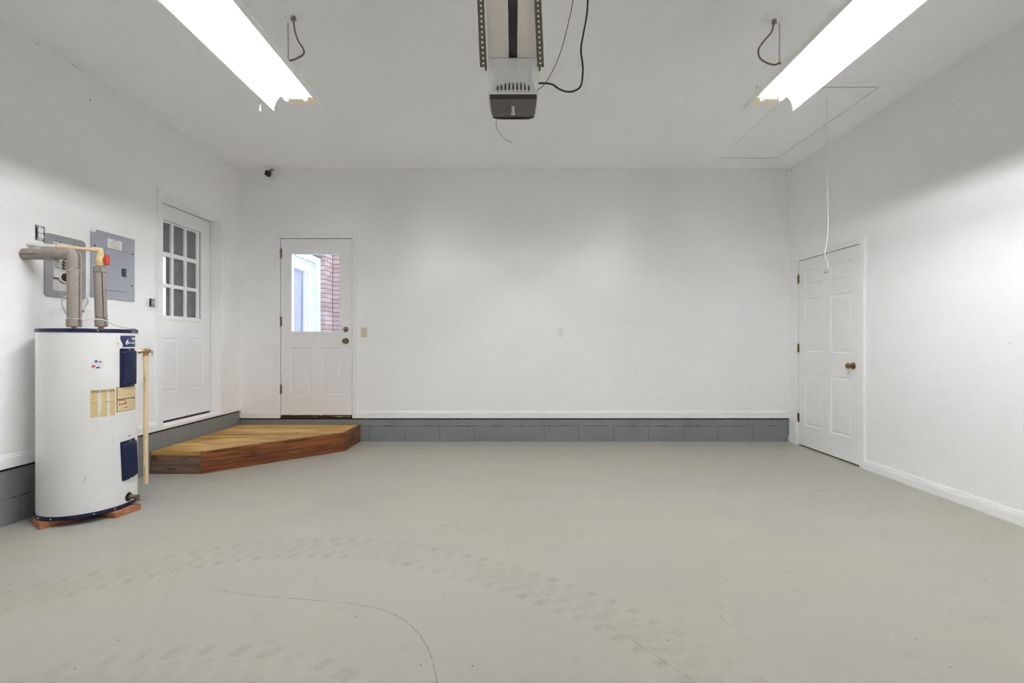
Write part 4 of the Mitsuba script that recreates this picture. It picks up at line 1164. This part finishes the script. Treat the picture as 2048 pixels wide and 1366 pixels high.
wp = np.array([XL, 2.960, 1.785]); ep_ = np.array([QX, P2Y, 1.790])
dvec = (wp - ep_) / np.linalg.norm(wp - ep_)
obj('elbow', cat(rod((QX, P2Y, 1.765), (QX, P2Y, 1.792), .0175, 18), trimesh.creation.icosphere(2, .0175).apply_translation((QX, P2Y, 1.790)), rod(ep_, ep_ + dvec * .045, .0175, 18)), 'cream_pipe', cp, smooth=40)
mid = ep_ + dvec * (np.linalg.norm(wp - ep_) - .11)
obj('cross_pipe', rod(ep_ + dvec * .02, mid, .0115, 18), 'cream_pipe', cp, smooth=40)
obj('painted_end', cat(rod(mid - dvec * .02, wp - dvec * .045, .0140, 16), rod(wp - dvec * .05, wp, .0120, 16), rod(mid + dvec * .02, wp - dvec * .06 + np.array([0, 0, -.004]), .0165, 12)), 'cable_white', cp, smooth=40, label='end of the pipe painted white')

pcable = [(XL + .002, 3.335, 1.375), (XL + .010, 3.345, 1.40), (XL + .03, 3.35, 1.44), (XL + .05, 3.32, 1.475), (XL + .10, 3.22, 1.485), (XL + .16, 3.08, 1.47), (XL + .20, 2.99, 1.43), (-2.935, 2.955, 1.385), (-2.905, 2.96, 1.325), (-2.87, 2.99, 1.297),
          (-2.83, 3.03, 1.300), (-2.80, 3.08, 1.303), (-2.775, 3.11, 1.288), (-2.74, 3.14, 1.262), (-2.70, 3.17, 1.248), (-2.668, 3.19, 1.240)]
pcb = thing('power_cable', 'thin white cable from the water heater top looping behind the insulated pipe to the wall', 'cable')
obj('cable', tube(pcable, .0036, 8), 'cable_white', pcb, smooth=True)
obj('clamp', cat(cbox(-2.680, -2.655, 3.180, 3.202, 1.2355, 1.2445, .002)), 'steel', pcb)
obj('end_clip', rod((XL, 3.335, 1.372), (XL + .012, 3.337, 1.378), .007), 'panel_grey', pcb)

# ------------------------------------------------------------------ wooden step platform
sp = thing('wooden_step', 'low stained wooden corner platform with angled front below the two doors', 'step platform')
DZ = .197
pent = Polygon([(XL + .004, YB - .006), (XL + .004, 3.962), (-2.727, 3.962), (-1.775, 4.808), (-1.775, YB - .006)])
tk = .034
ys = [5.254, 5.012, 4.774, 4.536, 4.298, 4.060, 3.94]
for i in range(len(ys) - 1):
    q = pent.buffer(-.002, join_style=2).intersection(sbox(-5, ys[i + 1] + .0016, 0, ys[i] - .0016))
    # planks stop behind the diagonal board, and overhang nothing at the wall
    q = q.intersection(Polygon([(-5, 3.9), (-2.735, 3.9), (-2.727 - .018, 3.962), (-1.775 - .026, 4.808), (-1.775 - .026, 5.3), (-5, 5.3)]))
    if q.is_empty: continue
    m = prism(q, tk, frame((0, 0, DZ - tk - (.0012 if i % 2 else 0)), (1, 0, 0), (0, 1, 0), (0, 0, 1)))
    obj('plank', m, 'deck_wood_%d' % (i % 3), sp)
# boards of the front: a grey short one, two on the diagonal, one at the right
obj('front_board', cbox(XL + .006, -2.729, 3.962, 3.992, .001, DZ - tk - .004, .0015), 'fascia_wood_grey', sp, label='short grey-brown front board')


def face_board(a, b, z0, z1, t, bsdf, label=None, jag=0.0):
    a, b = np.array(a, float), np.array(b, float)
    L = np.linalg.norm(b - a)
    d = (b - a) / L
    M = frame((a[0], a[1], 0), (d[0], d[1], 0), (0, 0, 1), (d[1], -d[0], 0))
    r_ = random.Random(5)
    top = [(L * (1 - i / 40), z1 - abs(r_.gauss(0, jag))) for i in range(41)] if jag else [(L, z1), (0, z1)]
    M = M @ frame((0, 0, -t), (1, 0, 0), (0, 1, 0), (0, 0, 1))
    obj('front_board', prism(Polygon([(0, z0), (L, z0)] + top), t, M), bsdf, sp, label=label)


face_board((-2.727, 3.962), (-1.775, 4.808), .001, .102, .024, 'fascia_wood_dark', 'lower reddish board of the angled front')
face_board((-2.727, 3.962), (-1.775, 4.808), .1035, DZ, .0235, 'fascia_wood', 'upper reddish board of the angled front', .0022)
face_board((-1.775, 4.811), (-1.775, YB - .008), .001, DZ - .002, .024, 'fascia_wood_side', 'dark brown board at the right end')

# ------------------------------------------------------------------ outside the half-glass door: brick house wall and patio door
GZ = 0.20
obj('patio_slab', cbox(-6, 4, YB + TW, 12, GZ - .1, GZ), 'concrete', kind='structure', label='concrete patio outside the half-glass door')

XP, XB, YP, YW = -3.07, -2.99, 7.20, 7.50   # plane of the patio door, brick pier face, pier front, far brick wall
wo = thing('wall_outside', 'pink brick house wall seen through the half-glass door', kind='structure')
obj('backing', cat(cbox(XP - .35, XB - .012, YP + .012, YW + .3, GZ, 3.3), cbox(XB - .02, -1.95, YW + .012, YW + .3, GZ, 3.3), cbox(XP - .35, XP - .012, YB + TW, 5.55, GZ, 3.3), cbox(XP - .35, XP - .02, 5.5, YP + .05, 2.50, 3.3)), 'mortar', wo)
COURSE, BL, BH, MJ = .0720, .203, .062, .010
rb = random.Random(21)
far = []


def brick(M, u0, u1, z, near):
    m = xf(cbox(u0 + MJ / 2, u1 - MJ / 2, z + MJ / 2, z + COURSE - MJ / 2, -.012, rb.uniform(-.001, .0015)), M)
    if near: obj('brick', m, rb.choices(BR, (4, 4, 3, 3, 1))[0], wo)
    else: far.append(m)


MW = frame((0, YW, 0), (1, 0, 0), (0, 0, 1), (0, -1, 0))
MPF = frame((0, YP, 0), (1, 0, 0), (0, 0, 1), (0, -1, 0))
MPS = frame((XB, 0, 0), (0, 1, 0), (0, 0, 1), (1, 0, 0))
for i in range(43):
    z = GZ + i * COURSE
    near = 1.17 < z < 2.55
    u, hi = XB + .001 - (.102 if i % 2 else 0), -1.95
    while u < hi:
        a, b = max(u, XB + .001), min(u + BL + MJ, hi)
        if b - a > .03: brick(MW, a, b, z, near and b < -2.35)
        u += BL + MJ
    brick(MPF, XP - .03, XB - .0005, z, near)
    if i % 2: brick(MPS, YP + .0, YP + .1065, z, near); brick(MPS, YP + .1065, YW - .001, z, near)
    else: brick(MPS, YP + .0, YP + .2, z, near); brick(MPS, YP + .2, YW - .001, z, near)
obj('brick_field', cat(far), 'brick_1', wo, kind='stuff')
obj('lintel', cat(cbox(XP - .02, XP + .030, 5.6, 7.40, 2.482, 2.488), cbox(XP - .02, XP + .012, 5.6, 7.40, 2.497, 2.512)), 'panel_grey', wo)
# white patio door in the house wall
d5 = thing('door_5', 'white glazed patio door in the brick wall outside', kind='structure')


def jamb(y0, y1, z0, z1, x0, x1, nm='frame_board', bsdf='trim_paint', b=.004):
    return obj(nm, cbox(x0, x1, y0, y1, z0, z1, b), bsdf, d5)


jamb(7.085, 7.198, GZ, 2.470, XP - .03, XP + .012)
jamb(5.56, 7.085, 2.368, 2.470, XP - .03, XP + .012)
jamb(7.065, 7.085, GZ, 2.368, XP - .06, XP + .0)
jamb(6.985, 7.065, GZ, 2.33, XP - .12, XP - .05)
jamb(5.56, 7.06, 2.33, 2.368, XP - .12, XP - .03)
jamb(6.885, 6.985, GZ, 2.33, XP - .10, XP - .036, 'sash_stile')
jamb(5.56, 6.885, 2.205, 2.33, XP - .10, XP - .040, 'sash_rail')
jamb(6.805, 6.885, GZ, 2.205, XP - .10, XP - .062, 'sash_stile')
obj('pane', trimesh.Trimesh([(XP - .075, 5.56, GZ), (XP - .075, 6.80, GZ), (XP - .075, 6.80, 2.22), (XP - .075, 5.56, 2.22)], [[0, 1, 2], [0, 2, 3]]), 'glass', d5)
cu = []
for z in np.linspace(GZ, 2.21, 12):
    for y in np.linspace(5.56, 6.80 + .13 * (2.21 - z) / 1.0, 60):
        cu.append((XP - .112 + .018 * math.sin(y * 55) + .008 * math.sin(y * 21 + z), y, z))
cf = []
for j in range(11):
    for i in range(59):
        a = j * 60 + i
        cf += [[a, a + 1, a + 61], [a, a + 61, a + 60]]
obj('curtain', trimesh.Trimesh(cu, cf, process=False), 'curtain', d5, smooth=True, label='pale lavender curtain behind the glass')
obj('room_back', cbox(XP - .34, XP - .30, 5.5, 7.1, GZ, 2.5), 'panel_light', d5)
